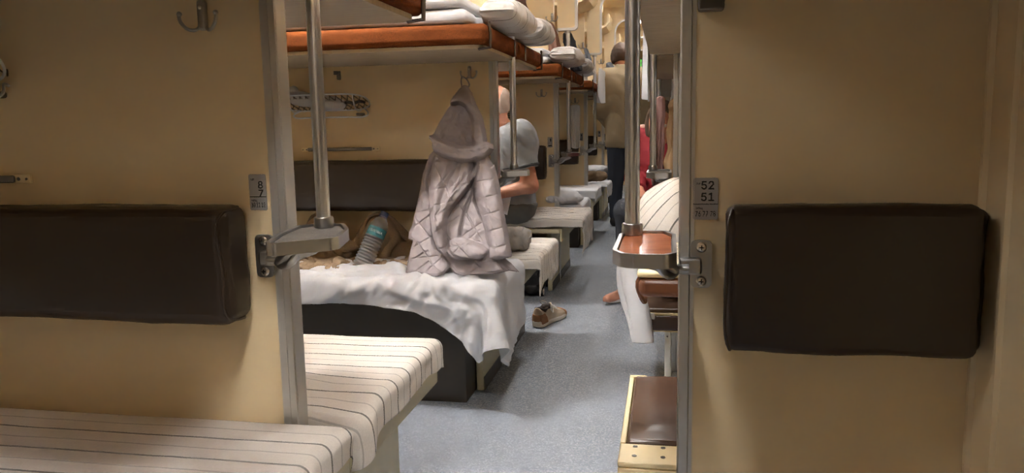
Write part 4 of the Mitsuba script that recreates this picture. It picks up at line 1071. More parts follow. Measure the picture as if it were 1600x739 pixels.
    lay.append(np.where(onl, .116 + .018 * np.sqrt(np.clip(1 - (ld / .0105) ** 2, 0, 1)) + .002 * np.sin(lp * 70), -1))
    H = np.max(lay, axis=0)
    which = np.argmax(lay, axis=0)
    hoodzone = (S < .352) | ond | onl
    from scipy.ndimage import gaussian_filter
    H = gaussian_filter(H, 1.2)
    crease = lambda pts, w, dep: dep * np.exp(-(line_dist(A, S, pts) / w) ** 2)
    H = H - crease([(-.066, .348), (-.079, .481), (-.064, .527), (-.05, .623), (-.030, .690)], .006, .016) - crease([(.084, .345), (.083, .43), (.026, .521), (.0, .575)], .005, .014) - crease([(.086, .469), (.060, .546), (.050, .642)], .005, .014)
    H = H - crease([(.078, .36), (.079, .475), (.119, .566), (.157, .659), (.168, .712)], .006, .016) - crease([(.004, .66), (.02, .70), (.10, .735)], .006, .010)
    H = H + crease([(-.02, .36), (-.045, .46), (-.03, .60)], .016, .012) + crease([(.05, .38), (.0, .50), (-.03, .62)], .014, .010) - crease([(.02, .38), (-.02, .48), (-.025, .58)], .010, .010)
    seams = np.full(A.shape, 9.0)
    segs = [((-.07, .36), (.02, .52)), ((.02, .36), (-.075, .50)), ((.035, .36), (.035, .47)), ((-.08, .47), (.07, .44)), ((-.07, .53), (.06, .50)), ((.08, .37), (-.05, .58)), ((-.06, .58), (.01, .53)), ((-.05, .56), (.03, .68)), ((-.05, .64), (.04, .57)), ((.03, .52), (.10, .62)), ((.04, .66), (.14, .58)), ((.06, .55), (.14, .68)),
            ((-.02, .69), (.12, .665)), ((.02, .72), (.12, .62)), ((.03, .66), (.13, .76)), ((.10, .76), (.17, .69)), ((.05, .725), (.25, .75)), ((-.02, .70), (.05, .78)), ((.09, .79), (.16, .72)), ((.15, .70), (.22, .78)), ((.24, .78), (.2, .74)),
            ((-.12, .42), (-.07, .50)), ((-.12, .50), (-.075, .45)), ((-.125, .56), (-.06, .54)), ((-.13, .62), (-.06, .56)), ((-.12, .58), (-.04, .67)), ((-.13, .70), (-.04, .64)), ((-.135, .735), (-.02, .72)), ((-.10, .67), (-.03, .76)), ((-.13, .75), (-.06, .70)), ((-.06, .78), (.0, .72)), ((-.11, .79), (-.05, .74)), ((-.10, .36), (-.08, .42))]
    onsl = which == 9
    for p0, p1 in segs: seams = np.minimum(seams, line_dist(A, S, [p0, p1]) + np.where(onsl | hoodzone, 9, 0))
    rings = np.abs(((ps * 6.2) % 1) - .5) / 6.2 * .40
    seams = np.minimum(seams, np.where(onsl, np.minimum(rings, np.abs(ds * ss - .010) + .0012), 9))
    seams = np.minimum(seams, np.where((S > .6) & ~onsl, np.abs(depth - .012), 9))
    H = H + np.where(hoodzone, 0, .0016 * np.clip(seams / .02, 0, 1) ** .6 - .0036 * np.exp(-(seams / .0018) ** 2))
    W = meshkit.fbm(np.stack([A * 24, S * 18, which * 3.3], -1), 3, 5) - .5
    W2 = 1 - np.abs(2 * meshkit.fbm(np.stack([A * 13 + S * 8, S * 11 - A * 10, which * 2.1 + 4.0], -1), 3, 15) - 1)
    W3_ = 1 - np.abs(2 * meshkit.fbm(np.stack([A * 40, S * 30, which * 1.7 + 9.0], -1), 3, 25) - 1)
    H = H + gaussian_filter(.008 * W + .006 * np.clip(W2 - .72, 0, 1) / .28, 1.0) + .003 * (np.clip(W3_ - .7, 0, 1) / .3) * (S < .36)
    H = np.maximum(H * (.45 + .55 * smoothstep_np(.0, .15, S)), .012)
    # a height field over the outline: vertices just outside are drawn onto the outline, the back is closed
    ga, gs = np.gradient(sil, h)
    gl = np.maximum(np.hypot(ga, gs), 1e-6)
    keep = sil < 1.05 * h
    off = np.where(sil > -.3 * h, sil, 0)
    Ap, Sp = A - off * ga / gl, S - off * gs / gl
    rim_ = np.clip(-sil / .012, 0, 1)
    Hf = -.004 + (H + .004) * np.sqrt(np.clip(1 - (1 - rim_) ** 2, 0, 1))
    cell = keep[:-1, :-1] & keep[1:, :-1] & keep[1:, 1:] & keep[:-1, 1:]
    ii = np.arange(A.size).reshape(A.shape)
    q = np.stack([ii[:-1, :-1][cell], ii[1:, :-1][cell], ii[1:, 1:][cell], ii[:-1, 1:][cell]], 1)
    tri = np.vstack([q[:, [0, 1, 2]], q[:, [0, 2, 3]]])
    v = np.stack([Ap.ravel(), Sp.ravel(), Hf.ravel()], 1)
    vb = v.copy(); vb[:, 2] = np.minimum(v[:, 2] - .002, -.008)
    e = np.sort(np.vstack([q[:, [0, 1]], q[:, [1, 2]], q[:, [2, 3]], q[:, [3, 0]]]), 1)
    ed = np.vstack([q[:, [0, 1]], q[:, [1, 2]], q[:, [2, 3]], q[:, [3, 0]]])
    _, inv, cnt = np.unique(e, axis=0, return_inverse=True, return_counts=True)
    be = ed[cnt[inv.ravel()] == 1]; Nn = A.size
    side = np.vstack([np.stack([be[:, 1], be[:, 0], be[:, 0] + Nn], 1), np.stack([be[:, 1], be[:, 0] + Nn, be[:, 1] + Nn], 1)])
    m = trimesh.Trimesh(np.vstack([v, vb]), np.vstack([tri, tri[:, ::-1] + Nn, side]), process=False)
    m.remove_unreferenced_vertices()
    D = np.array([0, -.40, -.70]); D /= np.linalg.norm(D); N = np.array([0, -D[2], D[1]]); N = N if N[1] < 0 else -N
    v = m.vertices
    # the garment hangs from the wall in a curve: close to it above, leaning out towards the bed
    W3 = np.array([-.765, 3.045, 1.15]) + v[:, :1] * [1, 0, 0] + v[:, 1:2] * D + v[:, 2:3] * np.array([.16, -.985, .06])
    W3[:, 1] += -.02 * np.sin(np.clip(v[:, 1] / .8, 0, 1) * np.pi)
    m.vertices = W3
    if m.volume < 0: m.invert()
    return m
def smoothstep_np(a, b, x):
    t = np.clip((x - a) / (b - a), 0, 1); return t * t * (3 - 2 * t)
jk = thing('jacket', 'mauve grey quilted hooded jacket hanging from the hook and spreading on the white sheet', 'jacket')
put('shell', jacket_meshes(), 'jacket', jk, smooth=True)
put('hanging_loop', tube(spline([[-.786, PY(1) - .045, 1.118], [-.792, PY(1) - .035, 1.146], [-.788, PY(1) - .024, 1.160], [-.781, PY(1) - .024, 1.157], [-.774, PY(1) - .04, 1.12]], 24), .003, 8), 'jacket', jk)

# ================================================================ water bottle leaning on the blanket
mat('cap_blue', (0.012, 0.025, 0.075), 0.4)
mat('label_teal', proc(lambda p, n, uv: mix((0.012, 0.06, 0.075), (0.03, 0.15, 0.165), smoothstep(.35, .7, fbm(p.x * 40, p.y * 40, p.z * 60)))), 0.4)
mat('label_white', (0.7, 0.72, 0.72), 0.5)
scene['m_water'] = {'type': 'principled', 'base_color': rgb((.86, .90, .92)), 'roughness': 0.07, 'spec_trans': 0.94, 'eta': 1.36}
def bottle():
    b = thing('water_bottle', 'clear plastic water bottle with a teal label and blue cap, leaning on the brown blanket', 'bottle')
    H = .215
    z = np.linspace(0, .118, 60); r = .0350 + .0022 * np.cos(z / .0118 * 2 * np.pi)
    r[:5] = [.022, .030, .0335, .0348, .0356]
    prof = [[0, .006], [.012, .005], [.02, .0]] + list(zip(r, z + .0)) + [[.0345, .121], [.0342, .158], [.0355, .163], [.034, .172], [.026, .188], [.0165, .199], [.0125, .204], [.0125, .212], [0, .212]]
    body = lathe(prof, 64)
    cap = lathe([[0, .206], [.0155, .206], [.0158, .2075], [.0158, .222], [.0145, .2235], [0, .2235]], 40)
    ring = lathe([[.0136, .2005], [.0165, .2005], [.0165, .203], [.0136, .203], [.0136, .2005]], 40)
    lab = lathe([[.0349, .122], [.0349, .1575], [.0345, .1575], [.0345, .122], [.0349, .122]], 64)
    ax = np.array([.075, .085, .205]); ax /= np.linalg.norm(ax)
    xx = np.cross([0, 1, 0], ax); xx /= np.linalg.norm(xx); yy = np.cross(ax, xx)
    R = np.stack([xx, yy, ax], 1); o = np.array([-1.118, 2.775, .458])
    w = lambda m: mul(m, R, o)
    put('body', w(body), 'water', b, smooth=True)
    put('cap', w(cap), 'cap_blue', b); put('neck_ring', w(ring), 'cap_blue', b)
    L = put('label', w(lab), 'label_teal', b, smooth=True)
    m = meshkit.text_mesh('ГОЛОВКА', .0085, .0006, True); v = m.vertices.copy()
    v[:, 0] -= (v[:, 0].min() + v[:, 0].max()) / 2
    def wrap(v, z, off):
        th = -math.pi / 2 + off + v[:, 0] / .0352
        return np.stack([(.0351 + v[:, 2]) * np.cos(th), (.0351 + v[:, 2]) * np.sin(th), v[:, 1] + z], 1)
    m = m.subdivide().subdivide(); v = m.vertices.copy(); v[:, 0] -= (v[:, 0].min() + v[:, 0].max()) / 2
    put('lettering', w(trimesh.Trimesh(wrap(v, .136, .15), m.faces, process=False)), 'label_white', L, smooth=False)
bottle()

# ================================================================ sneaker on the floor
mat('suede', (0.24, 0.115, 0.05), 0.9, sheen=0.4)
mat('mesh_beige', (0.46, 0.36, 0.26), 0.8)
mat('sole_white', (0.62, 0.55, 0.46), 0.55)
mat('dark_knit', (0.03, 0.022, 0.02), 0.85)
mat('lace', (0.66, 0.64, 0.60), 0.7)
def sneaker():
    s = thing('sneaker', 'brown and beige sneaker with white laces on the floor beside the hanging sheet', 'shoe')
    # local: x along the shoe (0 heel .. .285 toe), y across, z up
    def half(x): return np.interp(x, [0, .02, .08, .14, .20, .25, .275, .29], [.022, .031, .034, .036, .043, .040, .028, .006])
    def sole(P):
        x, y, z = P[..., 0], P[..., 1], P[..., 2]
        w = half(x); d2 = np.maximum(np.abs(y - .006 * np.sin(x * 14)) - w, np.maximum(-x, x - .288))
        top = np.interp(x, [0, .06, .2, .288], [.036, .030, .024, .030]); bot = np.interp(x, [0, .03, .22, .288], [.004, 0, 0, .010])
        return smax(d2, np.maximum(z - top, bot - z), .008)
    def upper(P):
        x, y, z = P[..., 0], P[..., 1], P[..., 2]
        c = .006 * np.sin(x * 14)
        top = np.interp(x, [0, .01, .05, .10, .125, .18, .24, .275, .285], [.098, .100, .084, .082, .092, .066, .052, .040, .03])
        k = np.clip((z - .02) / np.maximum(top - .02, .01), 0, 1)
        w = half(x) * np.interp(k, [0, .4, .8, 1], [1, .99, .72, .34 if False else .42])
        d = smax(np.abs(y - c) - w * .96, np.maximum(z - top, np.maximum(.012 - z, np.maximum(-x + .003, x - .283))), .014)
        hole = smax(np.hypot((x - .062) / 1.75, y - c) - .0215, .045 - z, .006)
        return smax(d, -hole, .004)
    lo, hi = (-.005, -.055, -.004), (.295, .055, .11)
    so = sdf_mesh(sole, lo, hi, .0035, 2); up = sdf_mesh(upper, lo, hi, .0028, 2)
    def panel(fn, off):
        return lambda P: np.maximum(upper(P) - off, fn(P))
    heel = sdf_mesh(lambda P: np.maximum(np.abs(upper(P)) - .0022, np.maximum(P[..., 0] + .5 * P[..., 2] - .085, P[..., 2] - .066)), lo, hi, .0028, 2)
    toe = sdf_mesh(lambda P: np.maximum(np.abs(upper(P)) - .0022, np.maximum(.225 - P[..., 0] + .7 * np.abs(P[..., 1]) - .012, P[..., 2] - .06)), lo, hi, .0028, 2)
    side = sdf_mesh(lambda P: np.maximum(np.abs(upper(P)) - .0020, np.maximum(np.maximum(.105 - P[..., 0] + .35 * P[..., 2], P[..., 0] - .20 - .3 * P[..., 2]), np.maximum(P[..., 2] - .078, .014 - np.abs(P[..., 1])))), lo, hi, .0028, 2)
    th = np.linspace(0, 2 * np.pi, 49)[:-1]
    zc = lambda x: np.interp(x, [0, .01, .05, .10, .125], [.097, .098, .083, .081, .087])
    col = np.stack([.062 + .040 * np.cos(th), .004 + .0225 * np.sin(th), zc(.062 + .04 * np.cos(th))], 1)
    collar = tube(col, .0062, 12, closed=True)
    tongue = sdf_mesh(lambda P: smin(ell(P, (.108, .004, .088), (.03, .019, .012)), ell(P, (.135, .005, .077), (.03, .018, .010)), .02), (.06, -.03, .05), (.18, .03, .11), .003, 2)
    laces = [tube(spline([[x, -.026, z - .012], [x + .004, 0.002, z + .004], [x - .001, .032, z - .012]], 16), .0026, 8) for x, z in ((.125, .090), (.145, .083), (.165, .075), (.182, .068))]
    loop1 = tube(spline([[.125, .0, .096], [.10, -.03, .105], [.07, -.045, .088], [.085, -.046, .066], [.118, -.03, .082], [.128, -.005, .097]], 40), .0026, 8)
    loop2 = tube(spline([[.128, .004, .096], [.12, .03, .108], [.15, .05, .09], [.165, .04, .075], [.14, .015, .092]], 40), .0026, 8)
    a = math.radians(72); R = np.array([[math.cos(a), math.sin(a), 0], [math.sin(a), -math.cos(a), 0], [0, 0, 1]]) 
    R = np.array([[math.cos(a), -math.sin(a), 0], [math.sin(a), math.cos(a), 0], [0, 0, 1]])
    w = lambda m: mul(m, R, (-.615, 3.70, .0005))
    put('sole', w(so), 'sole_white', s, smooth=True); put('upper', w(up), 'mesh_beige', s, smooth=True)
    put('heel_patch', w(heel), 'suede', s, smooth=True); put('toe_cap', w(toe), 'suede', s, smooth=True); put('side_patch', w(side), 'suede', s, smooth=True)
    put('collar', w(collar), 'dark_knit', s, smooth=True); put('tongue', w(tongue), 'dark_knit', s, smooth=True)
    for l in laces + [loop1, loop2]: put('lace', w(l), 'lace', s, smooth=True)
sneaker()

# ================================================================ black travel bag under the berth
mat('nylon', proc(lambda p, n, uv: mix((0.010, 0.010, 0.011), (0.022, 0.021, 0.021), noise(p.x * 300, p.y * 300, p.z * 300))), 0.55)
bg = thing('travel_bag', 'black wheeled travel bag under the berth behind the sneaker', 'bag')
put('body', soft_slab(-1.10, -.715, 4.40, 4.74, .022, .30, 44, r=.035, wav=.006), 'nylon', bg, smooth=True)
put('corner_guard', hull((-.742, 4.425, .045, .032), (-.742, 4.50, .045, .032), (-.77, 4.425, .045, .032)), 'black', bg)
for yy in (4.425, 4.70):
    wl = put('wheel', cyl([-.716, yy, .0275], [-.692, yy, .0275], .027, 28), 'black', bg)
    put('rim', lathe([[.013, 0], [.019, 0], [.019, .002], [.013, .002], [.013, 0]], 28).apply_transform(trimesh.transformations.rotation_matrix(math.pi / 2, [0, 1, 0])).apply_translation([-.6918, yy, .0275]), 'white_plastic', wl)
put('strap', tube(spline([[-.72, 4.43, .27], [-.695, 4.48, .285], [-.69, 4.56, .262], [-.70, 4.60, .24]], 24), .009, 10), 'nylon', bg)

# ================================================================ clothes hanging along the carriage
def garment(x, y, ztop, L, w, seed, m, label, cat_, depth=.05, name='garment', taper=.35, lean=0.0, up=(1, 0, 0)):
    """A hanging garment: gathered at the hook, spreading and folding downwards."""
    up = np.asarray(up, float); side = np.cross([0, 0, 1.0], up)
    def fn(P):
        q = P - np.array([x, y, 0], np.float32)
        a = q @ up.astype(np.float32); b = q @ side.astype(np.float32); t = np.clip((ztop - P[..., 2]) / L, 0, 1)
        W = w / 2 * (taper + (1 - taper) * np.sqrt(t)); a = a - lean * t
        f = np.sin(a / w * 17 + seed + 3 * t) * .012 * t
        d = np.sqrt((a / W) ** 2 + ((b + f) / (depth * (.5 + .5 * t))) ** 2) - 1
        return smax(d * min(depth, w / 2) * .6, np.abs(P[..., 2] - (ztop - L / 2)) - L / 2, .02)
    W = w * .7 + abs(lean)
    g = sdf_mesh(fn, (x - (W if up[0] else depth * 1.5), y - (depth * 1.5 if up[0] else W), ztop - L - .01), (x + (W if up[0] else depth * 1.5), y + (depth * 1.5 if up[0] else W), ztop + .01), min(.008, depth * .11, w * .10), 2)
    v = g.vertices; g.vertices = v + g.vertex_normals * ((meshkit.fbm(v * 16 + seed, 3, seed) - .5) * min(.03, depth * .6))[:, None]
    put(name, g, m, smooth=True, label=label, cat_=cat_)
mat('dark_brown', (0.055, 0.028, 0.02), 0.8)
mat('bag_brown', (0.12, 0.055, 0.036), 0.7)
mat('tan_cloth', (0.50, 0.34, 0.19), 0.85)
mat('mauve_cloth', (0.24, 0.135, 0.125), 0.85)
mat('navy_cloth', (0.028, 0.032, 0.042), 0.8)
mat('blue_grey', (0.13, 0.145, 0.17), 0.8)
garment(-.665, 3.175, 1.66, .30, .17, 2, 'dark_brown', 'dark brown garment hanging behind the rolled mattress at the top', 'garment', lean=.06)
garment(-.70, PY(2) - .048, 1.575, .22, .09, 3, 'bag_brown', 'brown cloth bag hanging from the brass hook on the bright upper panel', 'bag', name='cloth_bag', lean=.045, depth=.03)
garment(-.615, PY(2) + .09, 1.53, .24, .10, 5, 'navy_cloth', 'dark garment hanging behind the far side of the brown bag and its pole', 'garment', lean=.05, depth=.04)
garment(-.655, PY(2) - .02, 1.42, .09, .035, 6, 'tan_cloth', 'tan strap hanging below the brown bag', 'strap', name='bag_strap', lean=.03, depth=.016)
garment(-.665, PY(3) - .035, 1.585, .22, .06, 7, 'blue_grey', 'dark grey strap hanging from the upper hook over the white towel', 'strap', name='hanging_strap', lean=.05, depth=.02)
garment(-.60, PY(4) - .045, 1.59, .24, .13, 8, 'blue_grey', 'blue grey garment hanging left of the standing man\'s head', 'garment', lean=.05, depth=.045)
garment(-.75, PY(2) + 1.70, 1.13, .36, .085, 10, 'linen', 'white towel hanging beside the third grab pole', 'towel', name='towel', depth=.025, taper=.9)
garment(.035, 3.20, 1.06, .34, .10, 11, 'tan_cloth', 'tan coat hanging behind the second right partition', 'coat', name='coat', depth=.05, taper=.6)
garment(-.030, 3.21, 1.075, .36, .045, 12, 'mauve_cloth', 'mauve scarf hanging beside the tan coat on the right', 'scarf', name='scarf', depth=.03, taper=.8, lean=-.01)
put('plastic_bag', crumple([-.0, 4.1, .668], .05, 9, (1.2, 1.2, .9)), 'sheet', smooth=True, label='white plastic bag on the farther side table', cat_='bag')
# ================================================================ people
mat('shirt_grey', proc(lambda p, n, uv: mix((0.20, 0.212, 0.225), (0.25, 0.262, 0.275), fbm(p.x * 30, p.y * 30, p.z * 30))), 0.8)
mat('shorts', (0.105, 0.105, 0.095), 0.85)
mat('hair_grey', (0.40, 0.31, 0.26), 0.8)
mat('hair_brown', (0.055, 0.032, 0.02), 0.75)
mat('jeans', (0.022, 0.028, 0.042), 0.85)
mat('coat_beige', proc(lambda p, n, uv: mix((0.205, 0.155, 0.090), (0.25, 0.19, 0.112), fbm(p.x * 14, p.y * 14, p.z * 9))), 0.8)
mat('red_cloth', (0.27, 0.022, 0.03), 0.85)
mat('eye', (0.7, 0.68, 0.65), 0.3)
mat('paper', (0.62, 0.66, 0.74), 0.6)
mat('shirt_dark', (0.03, 0.032, 0.035), 0.8)
def unit(v): v = np.asarray(v, float); return v / np.linalg.norm(v)
def head_fn(c, f, up, r=.092):
    """Head centred at c, facing f: skull, jaw, nose, brows, lips, ears, as one distance function."""
    c = np.asarray(c, float); f = unit(f); up = unit(up - f * (np.asarray(up) @ f)); l = np.cross(up, f)
    B = np.stack([f, l, up], 1).astype(np.float32); k = r / .092
    def fn(P):
        q = ((P - c.astype(np.float32)) @ B) / k
        d = ell(q, (-.012, 0, .025), (.096, .076, .092))
        d = smin(d, ell(q, (.028, 0, -.045), (.062, .056, .066)), .045)
        d = smin(d, cone(q, (.086, 0, -.005), (.103, 0, -.034), .010, .014), .016)      # nose
        d = smin(d, cone(q, (.078, -.032, .016), (.078, .032, .016), .010, .010), .022)   # brow
        d = smin(d, ell(q, (.079, 0, -.068), (.014, .024, .010)), .012)                   # lips
        d = smin(d, ell(q, (.066, 0, -.098), (.020, .022, .018)), .02)                    # chin
        for s in (-1, 1):
            d = smin(d, ell(q, (-.004, s * .077, -.012), (.020, .010, .034)), .008)
            d = smax(d, -ell(q, (.088, s * .031, .000), (.012, .016, .010)), .012)        # eye sockets
            d = smax(d, -ell(q, (.004, s * .089, -.010), (.010, .008, .018)), .006)
        return d * k
    return fn, B, k
def eyes(c, B, k, parent):
    for s in (-1, 1):
        p = np.asarray(c) + B @ np.array([.074 * k, s * .031 * k, .0])
        put('eye', trimesh.creation.icosphere(2, .0118 * k).apply_translation(p), 'eye', parent, smooth=True)
def hand_fn(w, d, palm_n, side, size=1.0, curl=.5):
    """Palm, four bent fingers and a thumb from wrist w along d; palm_n is the palm's normal; side is where the thumb leaves."""
    w = np.asarray(w, float); d = unit(d); n = unit(palm_n - d * (np.asarray(palm_n) @ d)); s = np.cross(d, n) * side
    bones = []
    kn = w + d * .085 * size
    for i, (o, L) in enumerate(((.030, .072), (.010, .080), (-.011, .075), (-.030, .058))):
        b = w + d * .02 * size + s * o * .55 * size; k0 = kn + s * o * size
        bones.append((b, k0, .0125, .0105))
        p, a = k0, 0
        for j, fr in enumerate((.45, .32, .23)):
            a += curl * (.9 if j == 0 else 1.1)
            q = p + (d * math.cos(a) + n * math.sin(a)) * L * fr * size
            bones.append((p, q, .0095 - .0008 * j, .0090 - .0008 * j)); p = q
    t0 = w + d * .022 * size + s * .022 * size; t1 = t0 + (d * .55 + s * .65 + n * .3) * .045 * size; t2 = t1 + (d * .8 + n * .5 + s * .1) * .032 * size
    bones += [(t0, t1, .0135, .0105), (t1, t2, .0105, .0085)]
    def fn(P):
        out = None
        for a, b, ra, rb in bones:
            k = cone(P, a, b, ra * size, rb * size)
            out = k if out is None else smin(out, k, .007)
        return out
    return fn

# ---- the man sitting behind the jacket, turned to the window
def seated_man():
    f = unit([-.93, -.37, 0]); l = np.cross([0, 0, 1], f); up = np.array([0, 0, 1.0])
    hip = np.array([-.845, 4.40, .545])
    W = lambda a, b, c: hip + f * a + l * b + up * c
    chest, neck = W(.015, 0, .28), W(.03, 0, .42)
    headc = W(.105, 0, .53)
    sh = {s: W(.005, s * .172, .375) for s in (-1, 1)}
    el = {1: W(-.045, .222, .105), -1: W(.06, -.21, .10)}
    wr = {1: W(.165, .165, .050), -1: W(.27, -.08, .05)}
    hp = {s: W(.0, s * .085, -.005) for s in (-1, 1)}
    kn = {s: W(.40, s * .12, -.03) for s in (-1, 1)}
    an = {s: W(.43, s * .11, -.44) for s in (-1, 1)}
    toe = {s: W(.60, s * .13, -.505) for s in (-1, 1)}
    hf, B, k = head_fn(headc, f * 1 + np.array([0, 0, -.28]), up, .089)
    hl = hand_fn(wr[1], f + np.array([0, 0, -.15]) - l * .35, -up * .3 - l, 1, .92, .45); hr = hand_fn(wr[-1], f - up * .15 + l * .25, -up * .3 + l, -1, .92, .45)
    def torso(P, g=0.0):
        d = cone(P, W(.0, 0, .02), W(.0, 0, .17), .112 + g, .116 + g, (f, .80))
        d = smin(d, cone(P, W(.0, -.06, .28), W(.0, .06, .28), .115 + g, .115 + g, (f, .86)), .07)
        d = smin(d, cone(P, sh[-1] - up * .01, sh[1] - up * .01, .062 + g, .062 + g), .09)
        d = smin(d, cone(P, W(-.02, -.07, .33), W(-.02, .07, .33), .08 + g, .08 + g), .05)
        return smin(d, ell(P, W(.045, 0, .09), (.09, .10, .10)) - g, .06)
    def arm(P, s, g=0.0, upper_only=False):
        d = cone(P, sh[s], el[s], .056 + g, .043 + g)
        if upper_only: return d
        d = smin(d, cone(P, el[s], wr[s], .041, .027), .02)
        return d
    def legs(P, g=0.0):
        d = None
        for s in (-1, 1):
            q = smin(cone(P, hp[s], kn[s], .088 + g, .060 + g), cone(P, kn[s], an[s], .055, .038), .03)
            q = smin(q, cone(P, an[s] - up * .02, toe[s], .036, .026), .03)
            d = q if d is None else smin(d, q, .03)
        return d
    def body(P):
        d = smin(torso(P), cone(P, neck - up * .06, headc - up * .05, .056, .050), .035)
        d = smin(smin(d, hf(P), .03), legs(P), .05)
        for s in (-1, 1): d = smin(d, arm(P, s), .018)
        return smin(smin(d, hl(P), .012), hr(P), .012)
    p = thing('person', 'man in a grey T-shirt sitting behind the jacket, turned to the window', 'person')
    lo, hi = hip - [.85, .6, .56], hip + [.45, .5, .72]
    put('body', sdf_mesh(body, lo, hi, .0085, 5), 'skin', p, smooth=True)
    def shirt(P):
        d = smin(torso(P, .016), legs(P, .012), .06)
        for s in (-1, 1):
            t = (P - sh[s]) @ (unit(el[s] - sh[s])).astype(np.float32)
            d = smin(d, smax(arm(P, s, .020, True), t - .185, .006), .05)
        nk = (P - neck.astype(np.float32)) @ unit(up + f * .45).astype(np.float32)
        d = smax(d, nk - .018, .012)
        d = smax(d, (hip[2] - .045) - P[..., 2], .01)
        q = P * 17
        w = np.abs(np.sin(P[..., 2] * 42 + P[..., 0] * 30 + 2 * np.sin(P[..., 1] * 20)))
        return d - .004 * w
    sm_ = sdf_mesh(shirt, hip - [.35, .42, .1], hip + [.35, .42, .5], .0065, 3)
    t = put('shirt', sm_, 'shirt_grey', p, smooth=True)
    dirn = unit(el[1] - sh[1]); a = np.cross(dirn, f); a /= np.linalg.norm(a); b = np.cross(dirn, a); th = np.linspace(0, 2 * np.pi, 41)[:-1]
    for s in (-1, 1):
        dirn = unit(el[s] - sh[s]); a = unit(np.cross(dirn, f)); b = np.cross(dirn, a); c = sh[s] + dirn * .178
        put('cuff', tube(c + .0675 * (np.cos(th)[:, None] * a + np.sin(th)[:, None] * b), .008, 8, closed=True), 'shirt_dark', t, smooth=True)
    # dark print on the chest and a patch at the shoulder
    pr = []
    for k_, (bb, cc, ww) in enumerate(((.085, .285, .016), (.06, .283, .012), (.035, .285, .014), (.075, .245, .02), (.05, .247, .016))):
        o = W(.10, bb, cc); pr.append(hull((*(o - l * ww * .6), .006), (*(o + l * ww * .6 + up * .006), .006)))
    put('chest_print', cat(*pr), 'shirt_dark', t, kind='stuff')
    put('shoulder_patch', hull((*W(.050, .125, .388), .014), (*W(.068, .115, .352), .012), (*W(.075, .125, .372), .010)), 'shirt_dark', t)
    def shorts(P):
        d = legs(P, .020); tt = (P - hip.astype(np.float32)) @ f.astype(np.float32)
        d = smax(smin(d, torso(P, .018) , .05), tt - .30, .01)
        d = smax(d, P[..., 2] - (hip[2] + .0), .01)
        return d - .004 * np.abs(np.sin(P[..., 0] * 50 + P[..., 2] * 33))
    put('shorts', sdf_mesh(shorts, hip - [.55, .4, .14], hip + [.3, .4, .12], .008, 3), 'shorts', p, smooth=True)
    # cropped grey hair round the back of the head
    def hair(P):
        q = ((P - headc.astype(np.float32)) @ B) / k
        return smax(smax(hf(P) - .0022, q[..., 0] + .004 + .9 * np.clip(q[..., 2] - .01, 0, 1), .006), np.maximum(q[..., 2] - .085, -.06 - q[..., 2]), .01)
    put('hair', sdf_mesh(hair, headc - .13, headc + .14, .005, 2), 'hair_grey', p, smooth=True)
    eyes(headc, B, k, p)
    # the paper in his hands
    c = np.array([-.905, 4.185, .565]); a, b = unit(np.array([1, .05, -.35])), unit(np.array([.15, .25, .8]))
    g = np.array([[c + a * x + b * y + unit(np.cross(a, b)) * (.02 * x * x * 30) for y in np.linspace(-.05, .05, 8)] for x in np.linspace(-.10, .075, 10)])
    put('paper_sheet', thick(g, .0012), 'paper', smooth=True, label='bent white sheet of paper on the seated man\'s lap', cat_='paper')
seated_man()

